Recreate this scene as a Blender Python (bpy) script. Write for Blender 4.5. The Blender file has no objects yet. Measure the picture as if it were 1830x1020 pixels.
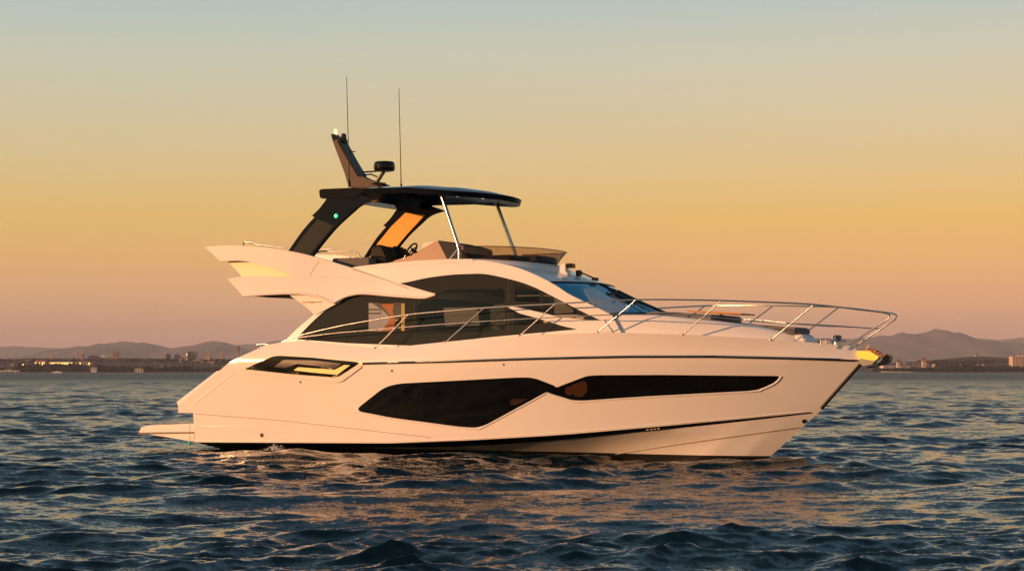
import bpy, bmesh, math, random
import numpy as np
from mathutils import Vector, Matrix
from mathutils.bvhtree import BVHTree
from mathutils.geometry import tessellate_polygon

random.seed(7)
scene = bpy.context.scene
COL = scene.collection

# ------------------------------------------------------------------ camera
FPX, CAM_H, HZ = 3256.0, 1.95, 663.0          # focal length in px of the 1830 px photo, eye height, horizon row
PITCH = math.atan((HZ - 510) / FPX)
cam_d = bpy.data.cameras.new('camera'); cam = bpy.data.objects.new('camera', cam_d); COL.objects.link(cam)
cam_d.sensor_width = 36.0; cam_d.lens = FPX / 1830 * 36.0
cam_d.clip_start = 0.5; cam_d.clip_end = 40000
cam.location = (0, 0, CAM_H); cam.rotation_euler = (math.pi / 2 + PITCH, 0, 0)
scene.camera = cam

# ------------------------------------------------------------------ light
YAW = math.radians(27.0); DIST = 43.0
BOW = Vector((math.cos(YAW), -math.sin(YAW), 0)); PORT = Vector((math.sin(YAW), math.cos(YAW), 0))
SUN_EL = math.radians(9.0)
LT = (BOW * 0.385 + PORT * 0.45).normalized()   # horizontal travel of the sunlight
TO_SUN = Vector((-LT.x * math.cos(SUN_EL), -LT.y * math.cos(SUN_EL), math.sin(SUN_EL)))
sd = bpy.data.lights.new('sun', 'SUN'); sun = bpy.data.objects.new('sun', sd); COL.objects.link(sun)
sd.energy = 4.9; sd.angle = math.radians(0.6); sd.color = (1.0, 0.465, 0.198)
sun.rotation_euler = TO_SUN.to_track_quat('Z', 'Y').to_euler()

world = bpy.data.worlds.new('World'); scene.world = world; world.use_nodes = True
nt = world.node_tree; nt.nodes.clear()
def N(t, **k):
    n = nt.nodes.new(t)
    for a, b in k.items(): setattr(n, a, b)
    return n
L = lambda a, b: nt.links.new(a, b)
def s2l(c):
    return tuple(((x / 255) / 12.92 if x / 255 <= 0.04045 else ((x / 255 + 0.055) / 1.055) ** 2.4) for x in c)
tc = N('ShaderNodeTexCoord'); sx = N('ShaderNodeSeparateXYZ'); L(tc.outputs['Generated'], sx.inputs[0])
mr = N('ShaderNodeMapRange'); mr.inputs['From Min'].default_value = -0.05; mr.inputs['From Max'].default_value = 0.35
L(sx.outputs['Z'], mr.inputs['Value'])
rp = N('ShaderNodeValToRGB'); L(mr.outputs[0], rp.inputs[0])
def el_pos(v): return (math.sin((HZ - v) / FPX) + 0.05) / 0.40
SKY = [(0.0, (16, 30, 42)), (el_pos(680), (80, 86, 92)), (el_pos(660), (196, 138, 122)), (el_pos(610), (216, 152, 121)),
       (el_pos(540), (234, 170, 117)), (el_pos(460), (237, 179, 103)), (el_pos(390), (232, 186, 102)), (el_pos(300), (221, 191, 135)),
       (el_pos(220), (211, 193, 154)), (el_pos(110), (198, 195, 172)), (el_pos(0), (176, 190, 185)),
       (0.72, (86, 114, 128)), (1.0, (50, 80, 102))]
cr_ = rp.color_ramp
while len(cr_.elements) < len(SKY): cr_.elements.new(0.5)
for e, (p, c) in zip(cr_.elements, SKY): e.position = p; e.color = (*s2l(c), 1)
# brighter, warmer sky towards the sun
dn = N('ShaderNodeVectorMath', operation='DOT_PRODUCT'); L(tc.outputs['Generated'], dn.inputs[0]); dn.inputs[1].default_value = TO_SUN
sm = N('ShaderNodeMapRange'); sm.inputs['From Min'].default_value = 0.0; sm.inputs['From Max'].default_value = 1.0
L(dn.outputs['Value'], sm.inputs['Value'])
gw = N('ShaderNodeMix', data_type='RGBA'); L(sm.outputs[0], gw.inputs['Factor']); gw.inputs['A'].default_value = (.96, .96, .96, 1); gw.inputs['B'].default_value = (1.25, 1.0, .68, 1)
am = N('ShaderNodeMapRange'); am.inputs['From Min'].default_value = -.15; am.inputs['From Max'].default_value = -.9; L(dn.outputs['Value'], am.inputs['Value'])
gx = N('ShaderNodeMix', data_type='RGBA'); L(am.outputs[0], gx.inputs['Factor']); gx.inputs['A'].default_value = (.93, .98, 1.0, 1); gx.inputs['B'].default_value = (1.12, 1.04, .99, 1)
rv = N('ShaderNodeVectorMath', operation='MULTIPLY'); L(rp.outputs[0], rv.inputs[0]); L(gx.outputs['Result'], rv.inputs[1])
sv = N('ShaderNodeVectorMath', operation='MULTIPLY'); L(rv.outputs[0], sv.inputs[0]); L(gw.outputs['Result'], sv.inputs[1])
sky = N('ShaderNodeTexSky'); sky.sky_type = 'NISHITA'; sky.sun_disc = False; sky.sun_elevation = SUN_EL
sky.sun_rotation = math.atan2(TO_SUN.x, TO_SUN.y); sky.altitude = 0
skv = N('ShaderNodeVectorMath', operation='SCALE'); tn = N('ShaderNodeVectorMath', operation='MULTIPLY'); L(sky.outputs[0], tn.inputs[0]); tn.inputs[1].default_value = (.78, .95, .95); L(tn.outputs[0], skv.inputs[0]); skv.inputs['Scale'].default_value = 0.13
fm = N('ShaderNodeMapRange'); fm.inputs['From Min'].default_value = 0.24; fm.inputs['From Max'].default_value = 0.5; L(sx.outputs['Z'], fm.inputs['Value'])
mx = N('ShaderNodeMix', data_type='RGBA'); L(fm.outputs[0], mx.inputs['Factor']); L(sv.outputs[0], mx.inputs['A']); L(skv.outputs[0], mx.inputs['B'])
bg = N('ShaderNodeBackground'); L(mx.outputs['Result'], bg.inputs[0]); bg.inputs[1].default_value = 1.0
wo = N('ShaderNodeOutputWorld'); L(bg.outputs[0], wo.inputs[0])

scene.view_settings.view_transform = 'Standard'; scene.view_settings.look = 'None'
scene.view_settings.exposure = 0.25; scene.view_settings.gamma = 1.0
scene.cycles.use_denoising = True
scene.cycles.max_bounces = 8; scene.cycles.transparent_max_bounces = 16; scene.cycles.volume_bounces = 0
scene.cycles.sample_clamp_indirect = 6.0

# ------------------------------------------------------------------ materials
def mat(name, col=(.8, .8, .8), rough=.4, metal=0., coat=0., emit=None, estr=0., ior=1.5, noise=0., nscale=3., bump=0., bscale=8., rvar=0., spec=.5):
    m = bpy.data.materials.new(name); m.use_nodes = True
    t = m.node_tree; b = t.nodes['Principled BSDF']
    b.inputs['Base Color'].default_value = (*col, 1); b.inputs['Roughness'].default_value = rough
    b.inputs['Specular IOR Level'].default_value = spec; b.inputs['Metallic'].default_value = metal; b.inputs['Coat Weight'].default_value = coat
    b.inputs['Coat Roughness'].default_value = 0.06; b.inputs['IOR'].default_value = ior
    if emit: b.inputs['Emission Color'].default_value = (*emit, 1); b.inputs['Emission Strength'].default_value = estr
    tcn = t.nodes.new('ShaderNodeTexCoord')
    if noise or rvar:
        nz = t.nodes.new('ShaderNodeTexNoise'); nz.inputs['Scale'].default_value = nscale; nz.inputs['Detail'].default_value = 5
        t.links.new(tcn.outputs['Object'], nz.inputs['Vector'])
    if noise:
        mp = t.nodes.new('ShaderNodeMapRange'); mp.inputs['To Min'].default_value = 1 - noise; mp.inputs['To Max'].default_value = 1 + noise
        t.links.new(nz.outputs['Fac'], mp.inputs['Value'])
        sc = t.nodes.new('ShaderNodeVectorMath'); sc.operation = 'SCALE'; sc.inputs[0].default_value = col
        t.links.new(mp.outputs[0], sc.inputs['Scale']); t.links.new(sc.outputs[0], b.inputs['Base Color'])
    if rvar:
        mp2 = t.nodes.new('ShaderNodeMapRange'); mp2.inputs['To Min'].default_value = max(0, rough - rvar); mp2.inputs['To Max'].default_value = rough + rvar
        t.links.new(nz.outputs['Fac'], mp2.inputs['Value']); t.links.new(mp2.outputs[0], b.inputs['Roughness'])
    if bump:
        nb = t.nodes.new('ShaderNodeTexNoise'); nb.inputs['Scale'].default_value = bscale; nb.inputs['Detail'].default_value = 4
        t.links.new(tcn.outputs['Object'], nb.inputs['Vector'])
        bp = t.nodes.new('ShaderNodeBump'); bp.inputs['Strength'].default_value = 0.5; bp.inputs['Distance'].default_value = bump
        t.links.new(nb.outputs['Fac'], bp.inputs['Height']); t.links.new(bp.outputs[0], b.inputs['Normal'])
    return m
def glass(name, tint, gloss=(.9, .9, .9), rough=.01, ior=1.5):
    m = bpy.data.materials.new(name); m.use_nodes = True
    t = m.node_tree; t.nodes.clear()
    tr = t.nodes.new('ShaderNodeBsdfTransparent'); tr.inputs[0].default_value = (*tint, 1)
    gl = t.nodes.new('ShaderNodeBsdfGlossy'); gl.inputs[0].default_value = (*gloss, 1); gl.inputs['Roughness'].default_value = rough
    fr = t.nodes.new('ShaderNodeFresnel'); fr.inputs[0].default_value = ior
    mi = t.nodes.new('ShaderNodeMixShader'); o = t.nodes.new('ShaderNodeOutputMaterial')
    ge = t.nodes.new('ShaderNodeNewGeometry'); iv = t.nodes.new('ShaderNodeMath'); iv.operation = 'SUBTRACT'; iv.inputs[0].default_value = 1.0
    t.links.new(ge.outputs['Backfacing'], iv.inputs[1]); mu = t.nodes.new('ShaderNodeMath'); mu.operation = 'MULTIPLY'     # a thin sheet: no reflection inside it
    t.links.new(fr.outputs[0], mu.inputs[0]); t.links.new(iv.outputs[0], mu.inputs[1]); t.links.new(mu.outputs[0], mi.inputs[0]); t.links.new(tr.outputs[0], mi.inputs[1]); t.links.new(gl.outputs[0], mi.inputs[2]); t.links.new(mi.outputs[0], o.inputs[0])
    return m
M = dict(
    gel=mat('white_gelcoat', (.80, .78, .76), .14, noise=.03, nscale=.6, rvar=.04, bump=.004, bscale=1.1),
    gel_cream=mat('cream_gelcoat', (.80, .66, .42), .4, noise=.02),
    black=mat('black_paint', (.008, .009, .012), .05, spec=.3),
    antifoul=mat('black_antifouling', (.008, .009, .010), .5, noise=.3, nscale=6),
    rubber=mat('black_rubber', (.012, .012, .013), .45),
    steel=mat('polished_steel', (.52, .51, .49), .22, metal=1., rvar=.04, nscale=20),
    gold=mat('sun_gilded_steel', (.95, .86, .16), .35, metal=.25),  # polished steel; the reflected sun is put into its yellow
    dglass=mat('dark_hull_glass', (.004, .004, .004), .03, ior=1.5, bump=.004, bscale=1.2),
    frit=mat('dark_saloon_glass', (.026, .027, .024), .02, spec=.24, bump=.002, bscale=.8),
    pane=glass('tinted_pane_glass', (.85, .83, .79)),
    wscreen=mat('sky_blue_windscreen', (.045, .34, .47), .06, metal=.85),  # blue sky reflection put into the metallic base colour
    wpane=glass('clear_windscreen_pane', (.62, .64, .66), (.5, .8, 1.0), ior=1.7),
    smoke=glass('smoked_acrylic', (.75, .67, .59), (.6, .6, .6), rough=.03),
    hard=mat('black_hardtop', (.006, .008, .014), .045, spec=.16),
    legpanel=mat('charcoal_leg_panel', (.036, .036, .033), .05, spec=.2),
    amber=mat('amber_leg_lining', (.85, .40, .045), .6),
    tan=mat('tan_console', (.34, .22, .15), .5, noise=.05),
    mast=mat('dark_mast_paint', (.085, .060, .048), .7),
    cushion=mat('grey_cushion_fabric', (.13, .125, .125), .9, noise=.12, nscale=30),
    dcush=mat('dark_cushion_fabric', (.035, .034, .036), .9, noise=.2, nscale=20),
    cover=mat('black_canvas_cover', (.012, .011, .011), .8, noise=.3, nscale=9, bump=.02, bscale=7),
    wood=mat('varnished_teak', (.46, .20, .055), .35, noise=.2, nscale=12),
    sofa=mat('cream_leather', (.55, .45, .33), .6), cabin=mat('walnut_cabinet', (.10, .065, .04), .4, noise=.25, nscale=5),
    headliner=mat('pale_headliner', (.45, .42, .38), .8), teakdeck=mat('teak_deck', (.30, .19, .10), .7, noise=.2, nscale=15),
    green=mat('green_nav_lens', (.02, .5, .3), .2, emit=(.02, .75, .42), estr=.7),
    lamp=mat('white_lamp_lens', (.9, .85, .7), .2, emit=(1., .8, .45), estr=.8),
    skypatch=mat('pale_sky_patch', (.50, .53, .54), .12, metal=.15),
    seam=mat('grey_seam', (.30, .25, .20), .6),
)

# ------------------------------------------------------------------ object helpers
def link(o): COL.objects.link(o); return o
def finish(name, bm, m, parent=None, smooth=35, mats=None):
    me = bpy.data.meshes.new(name)
    bm.to_mesh(me); bm.free()
    for mm in (mats or [m]): me.materials.append(mm)
    if smooth:
        me.polygons.foreach_set('use_smooth', [True] * len(me.polygons))
        me.set_sharp_from_angle(angle=math.radians(smooth))
    o = link(bpy.data.objects.new(name, me))
    if parent: o.parent = parent
    return o
def thing(name, label, cat, loc=(0, 0, 0), rz=0, group=None):
    o = link(bpy.data.objects.new(name, None)); o.location = loc; o.rotation_euler = (0, 0, rz)
    o['label'] = label; o['category'] = cat
    if group: o['group'] = group
    return o
def tag(o, label, cat, group=None):
    o['label'] = label; o['category'] = cat
    if group: o['group'] = group
    return o

# boat frame: x to the bow, y to port, z up, origin amidships on the water
ORG = Vector((0, DIST, 0))
CAMB = Vector(((Vector((0, 0, CAM_H)) - ORG).dot(BOW), (Vector((0, 0, CAM_H)) - ORG).dot(PORT), CAM_H))
def ray(u, v):
    x = (u - 915) / FPX; z = -(v - 510) / FPX
    d = Vector((x, math.cos(PITCH) - z * math.sin(PITCH), math.sin(PITCH) + z * math.cos(PITCH)))
    return Vector((d.dot(BOW), d.dot(PORT), d.z))
def P(u, v, y):                                # measured point on the boat plane y
    d = ray(u, v); t = (y - CAMB.y) / d.y
    return CAMB + d * t
def on(Y):                                     # measure on a wall y = -Y(x, z)
    def f(u, v):
        y = -1.9
        for _ in range(12):
            p = P(u, v, y); y = -Y(p.x, p.z)
        return P(u, v, y), Vector((0, -1, 0))
    return f
def onbvh(bvh):
    def f(u, v):
        d = ray(u, v).normalized()
        r = bvh.ray_cast(CAMB, d)
        if r[0] is None:
            q = bvh.find_nearest(CAMB + d * 40.0)
            best = None
            for t in np.linspace(30, 56, 160):
                h = bvh.find_nearest(CAMB + d * float(t))
                if best is None or h[3] < best[3]: best = h
            r = best
        n = r[1]
        if n.dot(d) > 0: n = -n
        return r[0], n
    return f
def cr(pts, n=6):                              # Catmull-Rom through 2-D / 3-D points
    pts = [Vector(p) for p in pts]; out = []
    for i in range(len(pts) - 1):
        a = pts[max(i - 1, 0)]; b = pts[i]; c = pts[i + 1]; d = pts[min(i + 2, len(pts) - 1)]
        for k in range(n):
            t = k / n
            out.append(0.5 * ((2 * b) + (c - a) * t + (2 * a - 5 * b + 4 * c - d) * t * t + (3 * b - a - 3 * c + d) * t ** 3))
    out.append(pts[-1]); return out
def fillet(poly, r=5, n=4):
    pts = [Vector((p[0], p[1])) for p in poly]; out = []
    for i, p in enumerate(pts):
        a = pts[i - 1]; b = pts[(i + 1) % len(pts)]
        da, db = (a - p), (b - p); k = min(r, da.length * .45, db.length * .45)
        s, e = p + da.normalized() * k, p + db.normalized() * k
        for j in range(n + 1):
            t = j / n; out.append((1 - t) ** 2 * s + 2 * t * (1 - t) * p + t * t * e)
    return out
def interp(xs, ys): return lambda x: float(np.interp(x, xs, ys))

def mirror_y(bm):
    g = bmesh.ops.duplicate(bm, geom=bm.verts[:] + bm.edges[:] + bm.faces[:])
    for v in [e for e in g['geom'] if isinstance(e, bmesh.types.BMVert)]: v.co.y = -v.co.y
    bmesh.ops.reverse_faces(bm, faces=[e for e in g['geom'] if isinstance(e, bmesh.types.BMFace)])
def patch_bm(outer, proj, off=0.0, thick=0.03, holes=(), grid=14, mirror=True, ydir=False):
    """A panel of real thickness whose outline lies on a curved wall."""
    loops = [[Vector((p[0], p[1], 0)) for p in outer]] + [[Vector((p[0], p[1], 0)) for p in h] for h in holes]
    flat = [p for l in loops for p in l]
    bm = bmesh.new(); vs = [bm.verts.new(p) for p in flat]
    for t in tessellate_polygon(loops):
        try: bm.faces.new([vs[i] for i in t])
        except ValueError: pass
    bmesh.ops.remove_doubles(bm, verts=bm.verts, dist=.01)
    u0, u1 = min(p.x for p in flat), max(p.x for p in flat); v0, v1 = min(p.y for p in flat), max(p.y for p in flat)
    if grid:
        for ax, lo, hi in ((0, u0, u1), (1, v0, v1)):
            k = lo + grid
            while k < hi - 1:
                co = Vector((k, 0, 0)) if ax == 0 else Vector((0, k, 0)); no = Vector((1, 0, 0)) if ax == 0 else Vector((0, 1, 0))
                bmesh.ops.bisect_plane(bm, geom=bm.verts[:] + bm.edges[:] + bm.faces[:], plane_co=co, plane_no=no, dist=.005)
                k += grid
        bmesh.ops.remove_doubles(bm, verts=bm.verts, dist=.02)
    bm.verts.ensure_lookup_table()
    inner = {}
    for v in bm.verts:
        p, n = proj(v.co.x, v.co.y)
        if ydir: n = Vector((0, -1, 0))
        v.co = p + n * off; inner[v] = p + n * (off - thick)
    faces = list(bm.faces); bound = [e for e in bm.edges if len(e.link_faces) == 1]
    iv = {v: bm.verts.new(c) for v, c in inner.items()}
    for f in faces:
        bm.faces.new([iv[v] for v in reversed(f.verts)])
    for e in bound:
        a, b = e.verts
        try: bm.faces.new((a, b, iv[b], iv[a]))
        except ValueError: pass
    bmesh.ops.recalc_face_normals(bm, faces=bm.faces)
    if mirror: mirror_y(bm)
    return bm
def port_twin(o):                               # the same part on the port side, an object of its own
    me = o.data.copy(); me.transform(Matrix.Diagonal((1, -1, 1, 1))); me.flip_normals()
    t = link(bpy.data.objects.new(o.name.split('.')[0], me)); t.parent = o.parent; return t
def patch(name, outer, proj, m, parent, mirror=True, **k):
    o = finish(name, patch_bm(outer, proj, mirror=False, **k), m, parent)
    if mirror: port_twin(o)
    return o

def add_tube(bm, pts, r, seg=8, caps=True, r1=None):
    pts = [Vector(p) for p in pts]; rings = []; n = len(pts)
    t0 = (pts[1] - pts[0]).normalized(); up = Vector((0, 0, 1)) if abs(t0.z) < .9 else Vector((1, 0, 0))
    x = t0.cross(up).normalized()
    for i, p in enumerate(pts):
        t = (pts[min(i + 1, n - 1)] - pts[max(i - 1, 0)]).normalized()
        x = (x - t * x.dot(t)).normalized(); y = t.cross(x)
        rr = r if r1 is None else r + (r1 - r) * i / (n - 1)
        rings.append([bm.verts.new(p + (x * math.cos(a) + y * math.sin(a)) * rr) for a in [2 * math.pi * k / seg for k in range(seg)]])
    for a, b in zip(rings, rings[1:]):
        for k in range(seg): bm.faces.new((a[k], a[(k + 1) % seg], b[(k + 1) % seg], b[k]))
    if caps: bm.faces.new(rings[0][::-1]); bm.faces.new(rings[-1])
def tube(name, pts, r, m, parent, mirror=False, **k):
    bm = bmesh.new()
    for p in (pts if isinstance(pts[0], list) else [pts]): add_tube(bm, p, r, **k)
    bmesh.ops.recalc_face_normals(bm, faces=bm.faces)
    o = finish(name, bm, m, parent, 50)
    if mirror: port_twin(o)
    return o
def add_box(bm, a, b, bev=0.):
    g = bmesh.ops.create_cube(bm, size=1.0)
    c = [(a[i] + b[i]) / 2 for i in range(3)]; s = [abs(b[i] - a[i]) for i in range(3)]
    for v in g['verts']: v.co = Vector((v.co.x * s[0] + c[0], v.co.y * s[1] + c[1], v.co.z * s[2] + c[2]))
    if bev:
        es = list({e for v in g['verts'] for e in v.link_edges})
        bmesh.ops.bevel(bm, geom=es, offset=bev, segments=3, affect='EDGES', profile=.5)
def box(name, a, b, m, parent, bev=.02):
    bm = bmesh.new(); add_box(bm, a, b, bev); return finish(name, bm, m, parent)
def add_prism(bm, xz, y0, y1, bev=0.):
    f0 = [bm.verts.new((p[0], y0, p[1])) for p in xz]; f1 = [bm.verts.new((p[0], y1, p[1])) for p in xz]
    n = len(xz); fs = [bm.faces.new(f0), bm.faces.new(f1[::-1])]
    for i in range(n): fs.append(bm.faces.new((f0[i], f1[i], f1[(i + 1) % n], f0[(i + 1) % n])))
    bmesh.ops.recalc_face_normals(bm, faces=fs)
    if bev: bmesh.ops.bevel(bm, geom=list({e for f in fs for e in f.edges}), offset=bev, segments=2, affect='EDGES', clamp_overlap=True)
def pprism(name, px, y, y0, y1, m, parent, bev=.01):     # prism whose profile was measured on the plane y
    bm = bmesh.new(); add_prism(bm, [(P(u, v, y).x, P(u, v, y).z) for u, v in px], y0, y1, bev)
    return finish(name, bm, m, parent)
def add_lathe(bm, prof, c, seg=24, axis='Z'):
    rings = []
    for r, h in prof:
        ring = []
        for k in range(seg):
            a = 2 * math.pi * k / seg
            q = Vector((math.cos(a) * r, math.sin(a) * r, h))
            if axis == 'Y': q = Vector((q.x, q.z, q.y))
            if axis == 'X': q = Vector((q.z, q.x, q.y))
            ring.append(bm.verts.new(Vector(c) + q))
        rings.append(ring)
    fs = []
    for a, b in zip(rings, rings[1:]):
        for k in range(seg): fs.append(bm.faces.new((a[k], a[(k + 1) % seg], b[(k + 1) % seg], b[k])))
    fs.append(bm.faces.new(rings[0][::-1])); fs.append(bm.faces.new(rings[-1]))
    bmesh.ops.recalc_face_normals(bm, faces=fs)
def lathe(name, prof, c, m, parent, seg=24, axis='Z'):
    bm = bmesh.new(); add_lathe(bm, prof, c, seg, axis); return finish(name, bm, m, parent)

# ================================================================== WATER
def make_water():
    rng = np.random.default_rng(11)
    az = np.concatenate([np.linspace(-math.pi, -.34, 60, endpoint=False), np.linspace(-.33, .33, 800), np.linspace(.34, math.pi, 61)[1:-1]])
    r = [0.0, 6.0, 12.0, 15.5]
    while r[-1] < 330: r.append(r[-1] + max(.045, r[-1] * .0026))
    while r[-1] < 2600: r.append(r[-1] * 1.0072)
    while r[-1] < 7400: r.append(r[-1] * 1.06)
    r = np.array(r)
    R, A = np.meshgrid(r, az, indexing='ij')
    X = (R * np.sin(A)).ravel(); Y = (R * np.cos(A)).ravel(); RR = R.ravel()
    step = np.maximum(np.minimum(np.gradient(r), .05 + r * .0022)[:, None], (r * .0009)[:, None]) * np.ones_like(A)
    step = np.where((np.abs(A) > .345), np.maximum(step, R * .047), step).ravel()
    Z = np.zeros_like(X); DX = np.zeros_like(X); DY = np.zeros_like(X)
    lam = np.exp(rng.uniform(math.log(.16), math.log(5.5), 230)); wind = math.radians(-72)
    lam = np.concatenate([lam, np.exp(rng.uniform(math.log(5.5), math.log(11.), 14))])
    gust = np.zeros_like(X)                      # gusts and slicks: patches of livelier and calmer water
    for _ in range(9):
        gl = rng.uniform(7, 30); ga = rng.uniform(0, 6.28); gust += np.sin((X * math.cos(ga) * .55 + Y * math.sin(ga)) * 2 * math.pi / gl + rng.uniform(0, 6.28))
    gust = np.clip(.92 + .20 * gust, .45, 1.4)
    for l in lam:
        th = wind + rng.normal(0, .50); k = 2 * math.pi / l
        sl = (.042 if l < .9 else .036 if l < 2 else .022 if l < 5.5 else .013) * rng.uniform(.5, 1.4)
        ph = rng.uniform(0, 6.28)
        f = np.clip((l / step - 2.2) / 2.5, 0, 1)
        idx = f > 0
        # wave groups, so that crests are short
        g = .55 + .45 * np.sin(X[idx] * k * .13 * math.cos(th + 1.1) + Y[idx] * k * .13 * math.sin(th + 1.1) + ph * 3)
        arg = k * (X[idx] * math.cos(th) + Y[idx] * math.sin(th)) + ph
        a = sl / k * f[idx] * g * (gust[idx] if l < 1.6 else 1.0)
        Z[idx] += a * np.cos(arg); DX[idx] -= 1.0 * a * math.cos(th) * np.sin(arg); DY[idx] -= 1.0 * a * math.sin(th) * np.sin(arg)
    co = np.stack([X + DX, Y + DY, Z], 1).astype(np.float32)
    nr, na = len(r), len(az)
    i = np.arange(nr - 1)[:, None]; j = np.arange(na)[None, :]; jn = (j + 1) % na
    q = np.stack([i * na + j + 0 * i, i * na + jn, (i + 1) * na + jn, (i + 1) * na + j + 0 * i], -1).reshape(-1, 4)
    me = bpy.data.meshes.new('sea_water')
    me.vertices.add(len(co)); me.vertices.foreach_set('co', co.ravel())
    me.loops.add(q.size); me.loops.foreach_set('vertex_index', q[:, ::-1].ravel().astype(np.int32))
    me.polygons.add(len(q)); me.polygons.foreach_set('loop_start', (np.arange(len(q)) * 4).astype(np.int32))
    me.polygons.foreach_set('use_smooth', np.ones(len(q), bool))
    me.update(calc_edges=True); me.validate()
    o = link(bpy.data.objects.new('sea_water', me)); o['kind'] = 'structure'
    m = mat('sea_water', (.002, .014, .021), .06, ior=1.33); t = m.node_tree; b = t.nodes['Principled BSDF']
    tcn = t.nodes.new('ShaderNodeTexCoord'); geo = t.nodes.new('ShaderNodeNewGeometry'); prev = geo.outputs['Normal']
    for sc, am in (((.05, .012, 1), .10), ((1.6, 3.2, 1), .30), ((5., 10., 1), .38), ((18., 30., 1), .44)):     # ripples finer than the mesh tilt the normal
        mp = t.nodes.new('ShaderNodeMapping'); mp.inputs['Scale'].default_value = sc; mp.inputs['Rotation'].default_value = (0, 0, .3)
        t.links.new(tcn.outputs['Object'], mp.inputs[0])
        nz = t.nodes.new('ShaderNodeTexNoise'); nz.inputs['Scale'].default_value = 1; nz.inputs['Detail'].default_value = 2
        t.links.new(mp.outputs[0], nz.inputs['Vector'])
        su = t.nodes.new('ShaderNodeVectorMath'); su.operation = 'SUBTRACT'; su.inputs[1].default_value = (.5, .5, .5); t.links.new(nz.outputs['Color'], su.inputs[0])
        mu = t.nodes.new('ShaderNodeVectorMath'); mu.operation = 'MULTIPLY'; mu.inputs[1].default_value = (am, am, 0); t.links.new(su.outputs[0], mu.inputs[0])
        ad = t.nodes.new('ShaderNodeVectorMath'); t.links.new(prev, ad.inputs[0]); t.links.new(mu.outputs[0], ad.inputs[1]); prev = ad.outputs[0]
    ln = t.nodes.new('ShaderNodeVectorMath'); ln.operation = 'LENGTH'; t.links.new(tcn.outputs['Object'], ln.inputs[0])   # open water ruffled by the wind, calmer in the anchorage
    mr_ = t.nodes.new('ShaderNodeMapRange'); mr_.inputs['From Min'].default_value = 45; mr_.inputs['From Max'].default_value = 500
    mr_.inputs['To Min'].default_value = .07; mr_.inputs['To Max'].default_value = .40; t.links.new(ln.outputs['Value'], mr_.inputs['Value']); t.links.new(mr_.outputs[0], b.inputs['Roughness'])
    no = t.nodes.new('ShaderNodeVectorMath'); no.operation = 'NORMALIZE'; t.links.new(prev, no.inputs[0])
    t.links.new(no.outputs[0], b.inputs['Normal'])
    me.materials.append(m)
make_water()
# ================================================================== YACHT
yacht = thing('motor_yacht', 'large white flybridge motor yacht with black hardtop and peach sunlit hull', 'motor yacht', ORG, -YAW)

# ---- hull lines measured in the boat frame
stem = interp([-.6, .09, .81, 1.06, 2.17, 2.6], [5.6, 6.47, 7.24, 7.47, 8.49, 8.9])      # x of the stem at height z
stemz = interp([5.6, 6.47, 7.24, 7.47, 8.49, 8.9], [-.6, .09, .81, 1.06, 2.17, 2.6])
zr = interp([-8, -2.58, -.38, 1.73, 3.74, 5.49, 7.11, 8.49], [2.11, 2.12, 2.16, 2.22, 2.26, 2.26, 2.22, 2.17])
zc = interp([-8, -7.67, -2.04, .15, 2.24, 4.11, 5.81, 7.47], [.22, .22, .30, .41, .55, .73, .89, 1.06])
zd = interp([-8, -4.97, -4.5, -3.5, -2.4, -1.8, -.53, 1.35, 3.21, 5.03, 6.81, 8.21], [2.66, 2.63, 2.66, 2.58, 2.47, 2.50, 2.61, 2.74, 2.80, 2.74, 2.63, 2.49])
def fair(x, B, xs, xe, p): return B * max(0., 1 - max(0., (x - xs) / (xe - xs)) ** p)
def aft(x): return 1 - .006 * max(0., -x) 
LEV = [   # x end, height, half breadth
    (5.70, interp([-8, 2.0, 3.6, 4.6, 5.7], [-.13, -.14, -.26, -.38, -.5]), interp([-8, 0, 2, 3.5, 4.5, 5.2, 5.7], [.2, .2, .3, .5, .52, .3, 0])),
    (7.47, zc, lambda x: fair(x, 2.22, -2.2, 7.47, 1.95) * aft(x)),
    (8.49, zr, lambda x: fair(x, 2.45, -1.3, 8.49, 2.0) * aft(x)),
    (8.25, zd, lambda x: fair(x, 2.33, -.9, 8.25, 2.3) * aft(x)),
]
SEC = [(0, 1, [0, .25, .5, .75, 1]), (1, 2, [.12, .24, .37, .5, .62, .74, .87, 1]), (2, 3, [.25, .5, .75, .95, 1])]
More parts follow.
